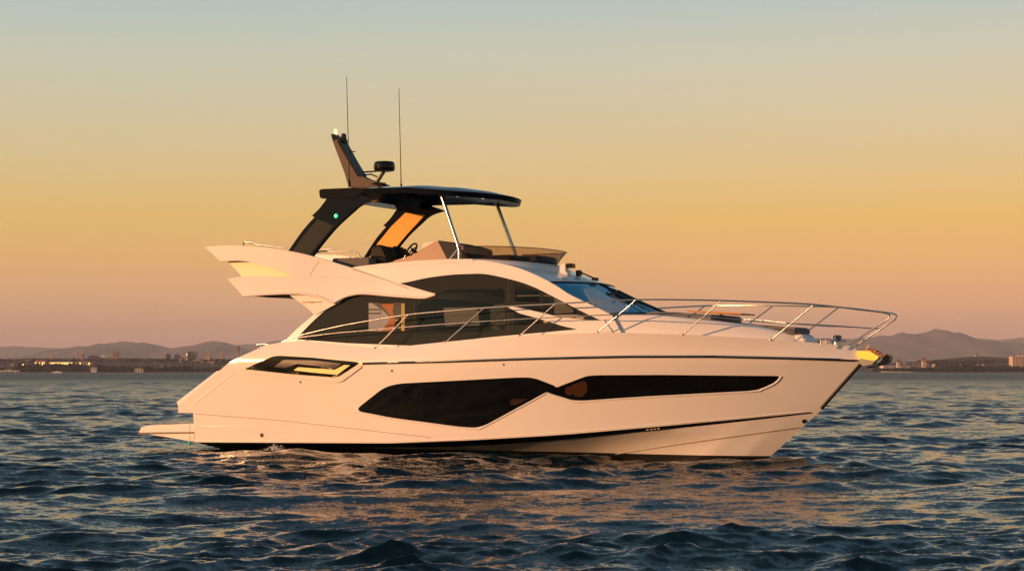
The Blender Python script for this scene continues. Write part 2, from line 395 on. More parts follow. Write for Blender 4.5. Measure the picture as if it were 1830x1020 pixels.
def hull_bm():
    S = [1 - (1 - k / 64) ** 1.6 for k in range(65)]
    rows = []
    for a, b, ts in SEC:
        for t in ts:
            xa = -8.05
            row = []
            (xea, za, ba), (xeb, zb, bb) = LEV[a], LEV[b]
            for s in S:
                pa = (xa + s * (xea - xa)); pb = (xa + s * (xeb - xa))
                ya, yb = ba(pa), bb(pb)
                fl = t if a != 1 else t ** (1 + .35 * s)      # flare of the bow topsides
                x = pa + (pb - pa) * t; y = ya + (yb - ya) * fl
                if a == 2: y = ya + (yb - ya) * (t ** 1.6)
                z = za(pa) + (zb(pb) - za(pa)) * t
                row.append((x, y, z))
            rows.append(row)
    bm = bmesh.new()
    Sv = [[bm.verts.new((x, -y, z)) for x, y, z in r] for r in rows]
    Pv = [[bm.verts.new((x, y, z)) for x, y, z in r] for r in rows]
    n = len(rows); m = len(S)
    for V, fl in ((Sv, False), (Pv, True)):
        for i in range(n - 1):
            for j in range(m - 1):
                q = [V[i][j], V[i][j + 1], V[i + 1][j + 1], V[i + 1][j]]
                bm.faces.new(q[::-1] if fl else q)
    for j in range(m - 1):
        bm.faces.new((Sv[-1][j], Sv[-1][j + 1], Pv[-1][j + 1], Pv[-1][j]))
        bm.faces.new((Pv[0][j], Pv[0][j + 1], Sv[0][j + 1], Sv[0][j]))
    for i in range(n - 1):
        bm.faces.new((Sv[i][0], Sv[i + 1][0], Pv[i + 1][0], Pv[i][0]))
    bmesh.ops.remove_doubles(bm, verts=bm.verts, dist=.001)
    bmesh.ops.recalc_face_normals(bm, faces=bm.faces)
    def cut(pts, flip=False):
        a, b, c = pts; no = (b - a).cross(c - a).normalized()
        if no.z < 0: no = -no
        r = bmesh.ops.bisect_plane(bm, geom=bm.verts[:] + bm.edges[:] + bm.faces[:], plane_co=a, plane_no=no, clear_outer=True, dist=1e-4)
        bmesh.ops.holes_fill(bm, edges=[e for e in bm.edges if len(e.link_faces) == 1], sides=0)
    # undercut below the stern knuckle
    KX, KZ = -7.60, .935
    for co, no in (((KX, 0, 0), (1, 0, 0)), ((0, 0, KZ), (0, 0, 1))):
        bmesh.ops.bisect_plane(bm, geom=bm.verts[:] + bm.edges[:] + bm.faces[:], plane_co=co, plane_no=no, dist=1e-4)
    bmesh.ops.delete(bm, geom=[f for f in bm.faces if f.calc_center_median().x < KX and f.calc_center_median().z < KZ], context='FACES')
    bd = [e for e in bm.edges if len(e.link_faces) == 1]
    va = sorted({v for e in bd for v in e.verts}, key=lambda v: (v.co.y, v.co.z))
    def nearest(q): return min(va, key=lambda v: (v.co - Vector(q)).length)
    c1, c2 = nearest((KX, -2.3, KZ)), nearest((KX, 2.3, KZ))
    bm.edges.new((c1, c2))
    bmesh.ops.holes_fill(bm, edges=[e for e in bm.edges if len(e.link_faces) < 2], sides=0)
    Y = -2.3
    p1, p2 = P(322, 718, Y), P(391, 664, Y); cut([p1, p2, p1 + Vector((0, 4, 0))])
    Y = -2.3
    p1, p2 = P(393, 656, Y), P(470, 618, Y); cut([p1, p2, p1 + Vector((0, 4, 0))])
    p1, p2 = P(470, 617, Y), P(530, 606, Y); cut([p1, p2, p1 + Vector((0, 4, 0))])
    bmesh.ops.recalc_face_normals(bm, faces=bm.faces)
    return bm
hb = hull_bm()
HB = onbvh(BVHTree.FromBMesh(hb))
# antifouling below the painted waterline takes a second material
cutz = .13; cutn = Vector((.0055, 0, 1))
bmesh.ops.bisect_plane(hb, geom=hb.verts[:] + hb.edges[:] + hb.faces[:], plane_co=(0, 0, cutz), plane_no=cutn, dist=1e-4)
low = [f for f in hb.faces if f.calc_center_median().dot(cutn) < cutz]
hb2 = hb.copy()
bmesh.ops.delete(hb, geom=low, context='FACES')
hb2.faces.ensure_lookup_table()
bmesh.ops.delete(hb2, geom=[f for f in hb2.faces if f.calc_center_median().dot(cutn) >= cutz], context='FACES')
hull = finish('hull', hb, M['gel'], yacht, 28)
finish('antifouling', hb2, M['antifoul'], hull, 28)

# bevelled moulding of the stern quarter
bm = bmesh.new()
A, B_, C_, D_, E_, F_ = P(316, 718, -2.15), HB(351, 719)[0], HB(419, 665)[0], P(388, 662.5, -2.17), P(322.5, 737.5, -2.13), HB(345, 738)[0]
out = [q + Vector((0, -.008, 0)) for q in (A, B_, C_, D_, E_, F_)]; inn = [Vector((q.x + .06, -1.7, q.z - .03)) for q in out]
V = [bm.verts.new(q) for q in out]; I_ = [bm.verts.new(q) for q in inn]
for f in ((0, 1, 2, 3), (4, 5, 1, 0)): bm.faces.new([V[i] for i in f]); bm.faces.new([I_[i] for i in reversed(f)])
for i, j in ((4, 5), (5, 1), (1, 2), (2, 3), (3, 0), (0, 4)): bm.faces.new((V[i], V[j], I_[j], I_[i]))
bmesh.ops.recalc_face_normals(bm, faces=bm.faces)
port_twin(finish('quarter_moulding', bm, M['gel'], hull, 0))

def hpts(px, off=.0, n=6):
    out = []
    for q in cr(px, n):
        p, nn = HB(q.x, q.y); out.append(p + nn * off)
    return out
# rubbing strake round the gunwale: computed on the hull lines
def strake(xs, lev, off, dz=0):
    xe, zf, bf = LEV[lev]
    return [Vector((x, -(bf(x) + off), zf(x) + dz)) for x in xs]
xs_ = [-2.62 + k * (8.40 + 2.62) / 60 for k in range(61)]
bm = bmesh.new()
for r, dz, off in ((.021, .0, .012),):
    p = strake(xs_, 2, off, dz)
    p[-1].y = -.02; add_tube(bm, p + [Vector((8.51, 0, 2.17))], r, 8)
mirror_y(bm); st = finish('rubbing_strake', bm, M['black'], hull, 60)
bm = bmesh.new(); add_tube(bm, strake(xs_[:-2], 2, .024, .019), .020, 6); mirror_y(bm); finish('steel_trim', bm, M['steel'], st, 60)

# black chine stripe with the knuckle line above it
stripe = cr([(342, 790), (700, 791.5), (850, 786), (1000, 776.5), (1150, 764), (1300, 750.5), (1451, 736)], 5)
low_ = cr([(1451, 738), (1300, 755), (1150, 770.5), (1000, 785.5), (850, 795.5), (700, 799), (342, 797)], 5)
patch('chine_stripe', [(p.x, p.y) for p in stripe + low_], HB, M['black'], hull, off=.006, thick=.02, grid=16)
tube('spray_rail', hpts([(342, 787.8), (700, 788.5), (850, 783), (1000, 773.5), (1150, 761), (1300, 748), (1440, 734.8)], .0), .012, M['gel'], hull, mirror=True)
tube('bow_spray_rail', hpts([(1100, 811), (1200, 795.5), (1320, 778.5), (1428, 763.5)], .0), .013, M['seam'], hull, mirror=True)  # shadowed underside of the rail put in as a dark colour
tube('knuckle_seam', hpts([(340, 738.5), (420, 744.5), (500, 751), (600, 762), (700, 773.5), (770, 781)], .0), .006, M['seam'], hull, mirror=True)
tube('moulded_line', hpts([(340, 761), (410, 762), (480, 768), (560, 778)], -.004), .014, M['gel'], hull, mirror=True)

# hull windows
w1 = fillet([(634, 733), (686, 692), (712, 685), (925, 674), (952, 674), (997, 691), (975, 701), (868, 759), (850, 764), (820, 762), (700, 746)], 14)
w2 = fillet([(977, 700.5), (998, 690.5), (1048, 671.5), (1066, 670), (1180, 669.5), (1395, 671.5), (1384, 683), (1358, 695), (1340, 698), (1150, 708), (1040, 715.5), (1024, 715)], 8)
for w, bot in ((w1, [(636, 734.5), (700, 747.5), (820, 763.5), (850, 765.5), (868, 760.5), (975, 702.5)]), (w2, [(978, 702), (1024, 716.5), (1040, 717), (1150, 709.5), (1340, 699.5), (1360, 696), (1386, 684), (1396, 672)])):
    hw = patch('hull_window', w, HB, M['dglass'], hull, off=.004, thick=.03, grid=18)
    tube('window_frame', [p for p in hpts(bot, .004, 3)], .017, M['gel'], hw, mirror=True)
patch('window_joint', [(955, 678), (997, 692), (1034, 678.5), (1014, 711), (976, 700), (940, 718)], HB, M['dglass'], hull, off=.005, thick=.02, grid=12)
def cabin_patch(name, poly, m, par): patch(name, fillet(poly, 4), HB, m, par, off=.006, thick=.004, grid=0, mirror=False)  # flat patches on the glass, colour dimmed for the cabin behind
M['dimcabin'] = mat('dim_cabin_wood', (.055, .024, .009), .25)
cabin_patch('cabin_panel', [(1020, 688), (1044, 680), (1049, 684), (1049, 700), (1040, 709), (1026, 708)], M['dimcabin'], hull)
cabin_patch('cabin_chair', [(1009, 694), (1017, 689), (1024, 692), (1025, 703), (1018, 707), (1010, 703)], mat('dim_cabin_leather', (.055, .018, .008), .3), hull)
cabin_patch('cabin_shelf', [(912, 713), (944, 712), (925, 722), (912, 724)], mat('dim_cabin_shelf', (.035, .017, .009), .3), hull)

# side vent window on the quarter
rec = fillet([(436, 661.5), (486, 637.5), (500, 634.5), (560, 638), (640, 645.5), (652, 650), (612, 681), (602, 683), (450, 668)], 5)
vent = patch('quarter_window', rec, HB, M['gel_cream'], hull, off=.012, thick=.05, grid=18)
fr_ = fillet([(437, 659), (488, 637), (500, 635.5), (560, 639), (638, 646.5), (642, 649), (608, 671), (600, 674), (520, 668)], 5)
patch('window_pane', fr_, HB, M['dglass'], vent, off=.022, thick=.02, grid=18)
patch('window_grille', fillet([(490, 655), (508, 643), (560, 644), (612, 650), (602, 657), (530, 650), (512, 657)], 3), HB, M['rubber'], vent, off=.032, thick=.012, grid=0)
M['sunlit_coaming'] = mat('sunlit_coaming_yellow', (.95, .88, .36), .45)  # sunlit coaming seen through the opening, its light put into yellow
patch('coaming_glimpse', [(526, 661), (534, 655.5), (600, 660), (616, 651.5), (627, 652), (604, 669), (560, 665)], HB, M['sunlit_coaming'], vent, off=.034, thick=.012, grid=0)
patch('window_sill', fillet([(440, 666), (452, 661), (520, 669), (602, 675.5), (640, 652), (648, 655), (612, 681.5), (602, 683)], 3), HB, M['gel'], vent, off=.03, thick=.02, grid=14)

# through-hull fittings, drains
def fitting(u, v, r, m='steel'):
    p, n = HB(u, v); bm = bmesh.new(); add_lathe(bm, [(r * .55, .012), (r, .012), (r, -.02)], (0, 0, 0), 14)
    R = n.to_track_quat('Z', 'Y').to_matrix().to_4x4(); bmesh.ops.transform(bm, matrix=Matrix.Translation(p) @ R, verts=bm.verts)
    o = finish('hull_fitting', bm, M[m], hull)
    bm = bmesh.new(); add_lathe(bm, [(r * .01, .014), (r * .55, .014), (r * .55, .0)], (0, 0, 0), 14); bmesh.ops.transform(bm, matrix=Matrix.Translation(p) @ R, verts=bm.verts)
    finish('fitting_bore', bm, M['black'], o)
for a in ((468, 777, .055), (1437, 752, .05), (537, 682, .025), (700.5, 662, .028), (900, 651, .02), (655, 805, .03)): fitting(*a)
# small emblem letters on the stripe
bm = bmesh.new()
for k, u in enumerate((1157, 1164, 1170, 1177)):
    p, n = HB(u, 766.5 - (u - 1157) * .09); add_box(bm, p + Vector((-.03, -.012, -.022)), p + Vector((.03, -.004, .022)), 0)
finish('stripe_emblem', bm, M['seam'], hull)
# stem guard
bm = bmesh.new(); add_tube(bm, [Vector((stem(z) - .03, 0, z)) for z in np.linspace(1.15, 2.14, 12)], .045, 8); finish('stem_guard', bm, M['rubber'], hull)

M['dgreen'] = mat('dim_green_lens', (.02, .4, .25), .2, emit=(.02, .6, .35), estr=.12)
# ---- swim platform
def plat_bm(px, hw, y=-2.1, bev=.02):
    pts = [P(u, v, y) for u, v in px]; bm = bmesh.new()
    add_prism(bm, [(p.x, p.z) for p in pts], -hw, hw, bev); return bm
sp = finish('swim_platform', plat_bm([(248, 773), (252, 763.5), (263, 760), (356, 756), (356, 790), (300, 781)], 2.12), M['gel'], yacht, 30)
finish('rubber_strip', plat_bm([(247.5, 775.2), (249.5, 772.2), (350, 771.2), (350, 773.6)], 2.15, bev=.004), M['rubber'], sp)
finish('teak_panel', plat_bm([(268, 760), (270, 758.6), (336, 755.8), (336, 757.5)], 1.9), M['teakdeck'], sp)
tube('transom_seam', [P(339.5, v, -2.2) for v in (756, 788)], .007, M['seam'], sp)
lathe('underwater_light', [(.04, -.05), (.05, 0), (.04, .03)], P(339, 791, -2.0), M['dgreen'], sp, 14)

# ---- saloon sides
def Ys(x, z): return 1.93 - .10 * (z - 2.6) - .03 * max(0., x - 1) ** 2
SD = on(Ys)
arch_top = [(630, 478), (675, 472), (720, 468), (800, 463.5), (860, 465.5), (900, 472), (930, 480), (960, 492.5), (990, 508), (1020, 527), (1060, 546), (1093, 562.5)]
wall = [(505, 614), (514, 604), (530, 588), (563, 560), (597, 538), (604, 505)] + [(p.x, p.y) for p in cr(arch_top, 4)] + [(1110, 594), (1035, 600), (735, 626), (690, 628), (600, 622)]
opening = [(p.x, p.y) for p in cr([(531, 606), (536, 598), (552, 581), (570, 564), (590, 548), (612, 535.5)], 4)] + [(p.x, p.y) for p in cr([(640, 512), (715, 506), (760, 497), (800, 491.5), (835, 489.5), (870, 490), (920, 501), (952, 512), (985, 528), (1035, 554), (1075, 573)], 4)] + [(1035, 588), (880, 602), (735, 617.5), (620, 613)]
side = patch('saloon_wall', wall, SD, M['gel'], yacht, holes=[opening], thick=.06, grid=24, ydir=True)
panes = [
    fillet([(657, 541), (722, 540), (722, 591), (657, 591.5)], 2),
    fillet([(744, 540), (800, 517), (901, 516), (901, 590), (744, 598)], 3),
    fillet([(919, 507), (964, 521), (964, 540), (919, 538)], 2),
    fillet([(919, 542), (964, 545), (964, 578), (919, 581)], 2),
    fillet([(970, 522), (1003, 539), (1044, 568), (1040, 571), (970, 577)], 2)]
big = [(p.x, p.y) for p in opening]if hasattr(opening[0], 'x') else opening
def grow(poly, k):
    c = Vector((sum(p[0] for p in poly) / len(poly), sum(p[1] for p in poly) / len(poly)))
    return [(p[0] + (p[0] - c.x) / max(1, (Vector((p[0], p[1])) - c).length) * k, p[1] + (p[1] - c.y) / max(1, (Vector((p[0], p[1])) - c).length) * k) for p in poly]
gl = patch('saloon_glass', grow(big, 2.0), SD, M['frit'], yacht, holes=panes, off=-.03, thick=.012, grid=24, ydir=True)
M['dpane'] = glass('deep_tinted_pane_glass', (.55, .55, .50))
for k, pn in enumerate(panes):
    patch('window_pane', grow(pn, 1.0), SD, M['dpane'] if k == 1 else M['pane'], gl, off=-.036, thick=.004, grid=0, ydir=True)
for u0, v0, v1 in ((740.5, 500, 617), (908, 497, 602)):
    tube('glass_joint', [SD(u0, v)[0] + Vector((0, .029, 0)) for v in np.linspace(v0, v1, 8)], .008, M['rubber'], gl, mirror=True)
# white blade running aft over the glass
spear = [(908, 548.5), (918, 548), (940, 552), (1000, 566), (1040, 571), (1080, 572), (1095, 592), (1035, 589), (1005, 582), (960, 568), (930, 560)]
patch('side_blade', spear, SD, M['gel'], yacht, off=.03, thick=.09, grid=20, ydir=True)
patch('side_ledge', [(530, 611), (540, 608.5), (620, 613.5), (690, 620.5), (688, 626), (600, 621)], SD, M['gel'], yacht, off=.10, thick=.12, grid=20, ydir=True)

# ---- roof and windscreen: one loft across the boat from arch to arch
arch = cr(arch_top, 5); NR = 24
def loft_rows(us, off=0.):
    rows = []
    for q in us:
        p, _ = SD(q.x, q.y)
        s = np.interp(q.x, [630, 860, 940, 990, 1093], [.0, .0, .25, .42, .62]); c = np.interp(q.x, [630, 900, 990, 1093], [.0, .02, .03, .06])
        rows.append([Vector((p.x + s * (1 - r * r), p.y * -r * -1 if False else -r * p.y, p.z + c * (1 - r * r) + off)) for r in [-1 + 2 * k / NR for k in range(NR + 1)]])
    return rows
def sheet(rows, thick, skip=()):
    bm = bmesh.new(); V = [[bm.verts.new(p) for p in r] for r in rows]
    for i, (a, b) in enumerate(zip(V, V[1:])):
        for k in range(len(a) - 1):
            if not any(i0 <= i < i1 and k0 <= k < k1 for i0, i1, k0, k1 in skip): bm.faces.new((a[k], a[k + 1], b[k + 1], b[k]))
    bmesh.ops.recalc_face_normals(bm, faces=bm.faces)
    bm.faces.ensure_lookup_table()
    if sum(f.normal.z for f in bm.faces) < 0: bmesh.ops.reverse_faces(bm, faces=bm.faces[:])
    bmesh.ops.solidify(bm, geom=bm.faces[:], thickness=thick)
    return bm
full = loft_rows(arch)
tmp = sheet(full, .001); WB = onbvh(BVHTree.FromBMesh(tmp)); tmp.free()
isp = min(range(len(arch)), key=lambda k: abs(arch[k].x - 985))
finish('saloon_roof', sheet(full[:isp + 1], .05), M['gel'], yacht, 40)
ws_patch = fillet([(1040, 516), (1062, 515), (1090, 530), (1128, 548), (1122, 557), (1085, 560), (1062, 548)], 5)
wrows = full[isp:]
bmw = sheet(wrows, .02)
wsn = finish('windscreen', bmw, M['wscreen'], yacht, 40)
patch('bright_sky_patch', ws_patch, WB, M['skypatch'], wsn, off=.006, thick=.006, grid=10, mirror=False)  # bright sky in the glass, painted as an opaque pale patch
def wpts(px, off, n=4):
    o = []
    for q in cr(px, n):
        p, nn = WB(q.x, q.y); o.append(p + nn * off)
    return o
tube('windscreen_seal', [r[NR // 2] + Vector((.01, 0, .012)) for r in wrows], .022, M['rubber'], wsn)
tube('windscreen_seal', [p + Vector((.0, 0, .01)) for p in wrows[0]], .018, M['rubber'], wsn)
tube('windscreen_seal', [p + Vector((.0, 0, .01)) for p in wrows[-1]], .022, M['rubber'], wsn)
for px in ([(1085, 522), (1120, 538), (1150, 556)], [(1093, 519), (1130, 537), (1168, 556)], [(1103, 522), (1140, 540), (1176, 556)]):
    w = tube('wiper', wpts(px, .05), .014, M['black'], wsn)
    d = Vector((px[1][0] - px[0][0], px[1][1] - px[0][1]))
    tube('wiper_blade', wpts([(px[0][0] - 2, px[0][1] + 3), (px[0][0] + 16, px[0][1] + 12), (px[0][0] + 32, px[0][1] + 21)], .03), .018, M['rubber'], w)

# ---- flybridge coaming: loft of two rounded rings
def ring(hw, xa, xf, z0, z1, n=28, p=2.6):
    pts = []
    for k in range(n + 1):
        a = -math.pi / 2 + math.pi * k / n
        c, s = math.cos(a), math.sin(a)
        x = xa + (xf - xa) * abs(c) ** (2 / p); y = hw * math.copysign(abs(s) ** (2 / p), s)
        pts.append(Vector((x, y, z0 + (z1 - z0) * max(0, (x - xa) / (xf - xa)) ** 2)))
    return pts
def ring_loft(rs, thick, aft_x=None):
    rows = []
    for r in rs:
        if aft_x is not None: r = [Vector((aft_x, r[0].y, r[0].z))] + r + [Vector((aft_x, r[-1].y, r[-1].z))]
        rows.append(r)
    bm = bmesh.new(); V = [[bm.verts.new(p) for p in r] for r in rows]
    for a, b in zip(V, V[1:]):
        for k in range(len(a) - 1): bm.faces.new((a[k], a[k + 1], b[k + 1], b[k]))
    bmesh.ops.recalc_face_normals(bm, faces=bm.faces)
    if thick: bmesh.ops.solidify(bm, geom=bm.faces[:], thickness=thick)
    return bm
coam = [ring(1.77, -1.0, 1.95, 4.45, 3.95), ring(1.765, -1.0, 1.6, 4.47, 4.12), ring(1.745, -1.0, 1.28, 4.50, 4.33), ring(1.70, -1.0, 1.08, 4.525, 4.43), ring(1.62, -1.0, .98, 4.535, 4.45), ring(1.55, -1.0, .93, 4.525, 4.44), ring(1.50, -1.0, .9, 4.1, 4.1)]
finish('flybridge_coaming', ring_loft(coam, 0.0, None), M['gel'], yacht, 40)
# coaming sides further aft follow the measured sheer
patch('coaming_side', [(628, 479), (632, 477), (680, 471), (740, 466), (800, 463), (845, 463), (845, 472), (800, 473), (700, 480), (640, 490)], on(lambda x, z: 1.755), M['gel'], yacht, off=.0, thick=.2, grid=14, ydir=True)
box('flybridge_deck', (-5.8, -1.6, 3.9), (.7, 1.6, 4.0), M['teakdeck'], yacht)

# ---- aft wings of the flybridge
def Yw(x, z):
    k = min(1., max(0., (x + 4.8) / 2.2)); return (1 - k) * (1.95 + .03 * max(0, -x - 4.8)) + k * (Ys(x, z) + .035)
WG = on(Yw)
top_e = cr([(366, 441), (398, 439), (430, 439), (465, 441.5), (500, 446), (535, 452), (570, 461), (600, 470), (628, 478.5), (665, 491), (700, 502), (740, 514), (778, 525)], 4)
bot_e = cr([(778, 525.5), (768, 529), (752, 531.5), (700, 528), (650, 524), (626, 527), (612, 532), (600, 538.5)], 4) + cr([(597, 540), (585, 536), (570, 530), (555, 526.5), (530, 523.5), (480, 525), (434, 528.5)], 4)
low_a = [(420, 513), (406, 498.5), (432, 493.5), (470, 493), (522, 493.5)]
under_u = cr([(522, 492), (500, 484), (470, 474.5), (445, 468), (425, 465.8), (394, 467)], 4)
wing = [(p.x, p.y) for p in top_e] + [(p.x, p.y) for p in bot_e] + low_a + [(p.x, p.y) for p in under_u]
wg = patch('flybridge_wing', wing, WG, M['gel'], yacht, off=.0, thick=.12, grid=18, ydir=True)
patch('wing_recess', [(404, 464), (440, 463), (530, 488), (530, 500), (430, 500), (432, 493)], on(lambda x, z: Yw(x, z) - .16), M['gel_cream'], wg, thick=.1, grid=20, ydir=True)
tube('wing_crease', [WG(q.x, q.y)[0] for q in cr([(525, 494), (570, 494), (640, 500), (700, 509), (765, 524)], 4)], .008, M['gel'], wg, mirror=True)
tube('wing_seam', [WG(q.x, q.y)[0] for q in cr([(570, 467), (560, 481), (554, 493)], 4)], .005, M['seam'], wg, mirror=True)
tube('wing_seam', [WG(q.x, q.y)[0] + Vector((0, -.002, 0)) for q in cr([(630, 481), (680, 497), (730, 515)], 4)], .007, M['seam'], wg, mirror=True)
tube('wing_edge', [WG(q.x, q.y)[0] + Vector((0, -.002, 0)) for q in bot_e[:len(bot_e)]], .036, M['gel'], wg, mirror=True)
pl_ = patch('wing_pillar', [(513, 524), (530, 520), (600, 530), (606, 540), (563, 563), (545, 547)], on(lambda x, z: 1.88), M['gel'], yacht, off=.0, thick=.16, grid=20, ydir=True)
bm = bmesh.new(); q = [on(lambda x, z: 1.88)(u, v)[0] for u, v in ((540, 540.5), (575, 539.5))]
add_box(bm, q[0] + Vector((0, -.012, -.006)), q[1] + Vector((0, .004, .012)), 0); c = (q[0] + q[1]) / 2; add_box(bm, c + Vector((-.05, -.014, -.016)), c + Vector((.05, .004, .02)), .004)
finish('badge', bm, M['seam'], pl_)
pprism('wing_soffit', [(434, 527), (515, 522), (530, 531), (600, 520), (600, 500), (432, 500)], -2.0, -1.85, 1.85, M['gel'], yacht, .02)
pprism('soffit_shade', [(440, 528.6), (512, 525), (526, 532.5), (470, 531)], -1.9, -1.7, 1.7, M['black'], yacht, .0)  # shade under the soffit, put in as a black panel
# overhanging deck between the upper blades
pprism('upper_deck_edge', [(400, 462), (440, 462), (560, 480), (560, 470), (430, 452)], -2.0, -1.8, 1.8, M['gel'], yacht, .02)

# ---- hardtop
M['sunroof'] = mat('pale_sunroof_sky', (.62, .62, .58), .25, noise=.3, nscale=2)  # sky through the sunroof openings, painted as pale mottled panels
def zt(x): return float(np.interp(x, [-4.6, -3.5, -1.9, -1.0, -.45, -.1], [6.40, 6.43, 6.40, 6.30, 6.20, 6.10]))
def hw_(x): return 1.72 if x < -1.3 else 1.72 * max(0., 1 - ((x + 1.3) / 1.2) ** 2.4) ** (1 / 2.4)
xsr = list(np.linspace(-4.3, -1.3, 16)) + [-1.3 + 1.2 * math.sin(a) for a in np.linspace(.12, math.pi / 2, 12)]
def hard_rows(dz, inset=0.):
    rows = []
    for x in xsr:
        w = max(hw_(x) - inset, .012)
        rows.append([Vector((x, w * r, zt(x) + dz - .17 * (w * r / 1.72) ** 2)) for r in [-1 + k / 9 for k in range(19)]])
    return rows
bm = sheet(hard_rows(0), .13)
hard = finish('hardtop', bm, M['hard'], yacht, 40)
pprism('hardtop_lip', [(574, 341), (578, 338.5), (640, 336), (660, 340), (640, 356), (576, 355)], -1.6, -1.72, 1.72, M['hard'], hard, .02)
for i0, i1 in ((14, 23), (2, 6)):
    finish('sunroof_panel', sheet([[v + Vector((0, 0, -.146)) for v in r[3:16]] for r in hard_rows(0)[i0:i1 + 1]], .01), M['sunroof'], hard, 40)
for u, v, y in ((690, 360.5, .2), (722, 365.5, .9), (818, 363, .6), (863, 361.5, .6)):
    p = P(u, v, y); lathe('downlight', [(.035, -.012), (.035, .02)], (p.x, p.y, zt(p.x) - .17 * (y / 1.72) ** 2 - .155), M['lamp'], hard, 12)
LG = on(lambda x, z: 1.78 - .06 * (z - 4.6))
leg_out = cr([(586, 352), (572, 371), (557, 386)], 4) + cr([(562, 388), (540, 413), (512, 453)], 4)
leg_in = cr([(556, 459), (575, 434), (600, 405), (625, 382), (645, 366), (672, 357)], 4)
leg = patch('hardtop_leg', [(p.x, p.y) for p in leg_out + leg_in] + [(640, 345)], LG, M['hard'], hard, thick=.12, grid=16, ydir=True,
            holes=[[(566, 391), (596, 403), (553, 455), (519, 451), (540, 421)]])
patch('leg_panel', [(565, 389.5), (598, 402.5), (553.5, 457), (516, 451.5), (539, 420)], LG, M['legpanel'], leg, off=-.015, thick=.03, grid=0, ydir=True)
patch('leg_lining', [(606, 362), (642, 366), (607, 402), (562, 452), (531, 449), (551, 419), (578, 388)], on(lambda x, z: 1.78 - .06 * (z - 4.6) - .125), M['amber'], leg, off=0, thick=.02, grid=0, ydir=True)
p, _ = LG(601, 386)
bm = bmesh.new(); add_lathe(bm, [(.03, -.03), (.055, -.02), (.06, .0)], p + Vector((0, -.0, 0)), 16, 'Y'); finish('green_navigation_light', bm, M['green'], leg)
bm = bmesh.new(); add_lathe(bm, [(.075, -.012), (.08, .0)], p, 18, 'Y'); finish('light_rim', bm, M['black'], leg)
for s in (-1, 1):
    a, b = P(788, 346, -1.4), P(822, 446, -1.4)
    st_ = tube('hardtop_strut', [Vector((a.x, s * 1.4, a.z)), Vector((b.x - .03, s * 1.45, b.z + .12)), Vector((b.x + .02, s * 1.46, 4.72)), Vector((b.x + .02, s * 1.46, 4.5))], .042, M['steel'], hard, seg=12)
    tube('strut_brace', [Vector((b.x + .02, s * 1.46, 4.80)), Vector((b.x - .24, s * 1.5, 4.5))], .028, M['steel'], st_)

# ---- mast, radar and aerials
mast = pprism('radar_mast', [(599, 253), (612, 250), (632, 287), (649, 315), (662, 321), (694, 331), (690, 336), (630, 336), (625, 327), (621, 312)], 0, -.14, .14, M['mast'], yacht, .02)
pprism('mast_edge', [(608, 254), (613, 250), (633, 287), (650, 315), (645, 317), (628, 289)], 0, -.155, .155, M['black'], mast, .0)
pprism('mast_head', [(595, 241), (601, 240), (606, 246), (612, 246), (618, 250), (617, 255), (600, 258)], 0, -.11, .11, M['black'], mast, .01)
pprism('horn', [(613, 239), (616.5, 239), (618, 252), (612, 252), (611, 246)], 0, -.05, .05, M['black'], mast, .0)
p = P(600, 236, 0); lathe('masthead_light', [(.04, -.10), (.045, -.05), (.045, .05), (.035, .07)], p, M['lamp'], mast, 14)
tube('mast_spreader', [P(620, 271.5, 0), P(635, 271, 0)], .012, M['black'], mast)
bm = bmesh.new()
for u, v, w, t in ((664, 330, 690, 327), (668, 326, 684, 331)): add_box(bm, P(u, v, -.25), P(w, t, -.15), .0)
finish('mast_foot', bm, M['black'], mast)
p = P(687, 297, 0)
rad = lathe('radar_dome', [(.16, -.135), (.235, -.12), (.26, -.08), (.262, .0), (.25, .075), (.22, .105), (.1, .115)], p, M['black'], mast, 32)
tube('radar_bracket', [P(686, 307, 0), P(675, 324, 0)], .045, M['mast'], rad)
tube('radar_bracket', [P(646, 308, -.06), P(673, 306, -.06)], .02, M['black'], rad)
tube('radar_bracket', [P(646, 313, .06), P(663, 311.5, .06), P(674, 316, .06)], .018, M['black'], rad)
for a, b, y in (((619.3, 137), (624.5, 330), -.9), ((713, 158), (717, 336), .7)):
    pa, pb = P(*a, y), P(*b, y)
    an = tube('antenna', [pb, pb.lerp(pa, .35), pa], .013, M['black'], mast, seg=6, r1=.007)
    lathe('antenna_base', [(.035, -.12), (.03, .0), (.018, .05)], pb + Vector((0, 0, .06)), M['black'], an, 10)

# ---- flybridge windscreen (smoked acrylic) and furniture
def flyring(z0, z1, hw, xf, xa=-.55): return ring(hw, xa, xf, z0, z1, 32, 2.5)
fw = ring_loft([flyring(4.50, 4.43, 1.58, .88), flyring(4.65, 4.60, 1.60, 1.02), flyring(4.80, 4.76, 1.62, 1.18)], .012)
fwo = finish('flybridge_windscreen', fw, M['smoke'], yacht, 60)
tube('windscreen_cap', flyring(4.805, 4.765, 1.622, 1.185), .009, M['black'], fwo)
box('sunpad', (-.6, .1, 4.3), (.65, 1.2, 4.68), M['dcush'], yacht, .08)
box('sunpad', (-.2, -1.2, 4.3), (.6, -.2, 4.62), M['dcush'], yacht, .08)
con = pprism('helm_console', [(690, 472), (702, 466), (738, 455), (752, 446), (772, 433), (783, 431), (830, 440), (830, 474)], -.95, -.95, .5, M['tan'], yacht, .03)
pprism('console_windshield', [(782, 431), (784, 429.5), (818, 437), (838, 463), (800, 466)], -.97, -.97, .53, M['dcush'], con, .01)
pprism('console_top', [(752, 444), (756, 434), (777, 431.5), (782, 440)], -.4, -.4, .8, M['gel'], con, .01)
p = P(736, 446, -.8)
bm = bmesh.new()
ang = math.radians(35)
def wheelpt(a, r): 
    y = math.cos(a) * r; h = math.sin(a) * r
    return p + Vector((h * math.sin(ang), y, h * math.cos(ang)))
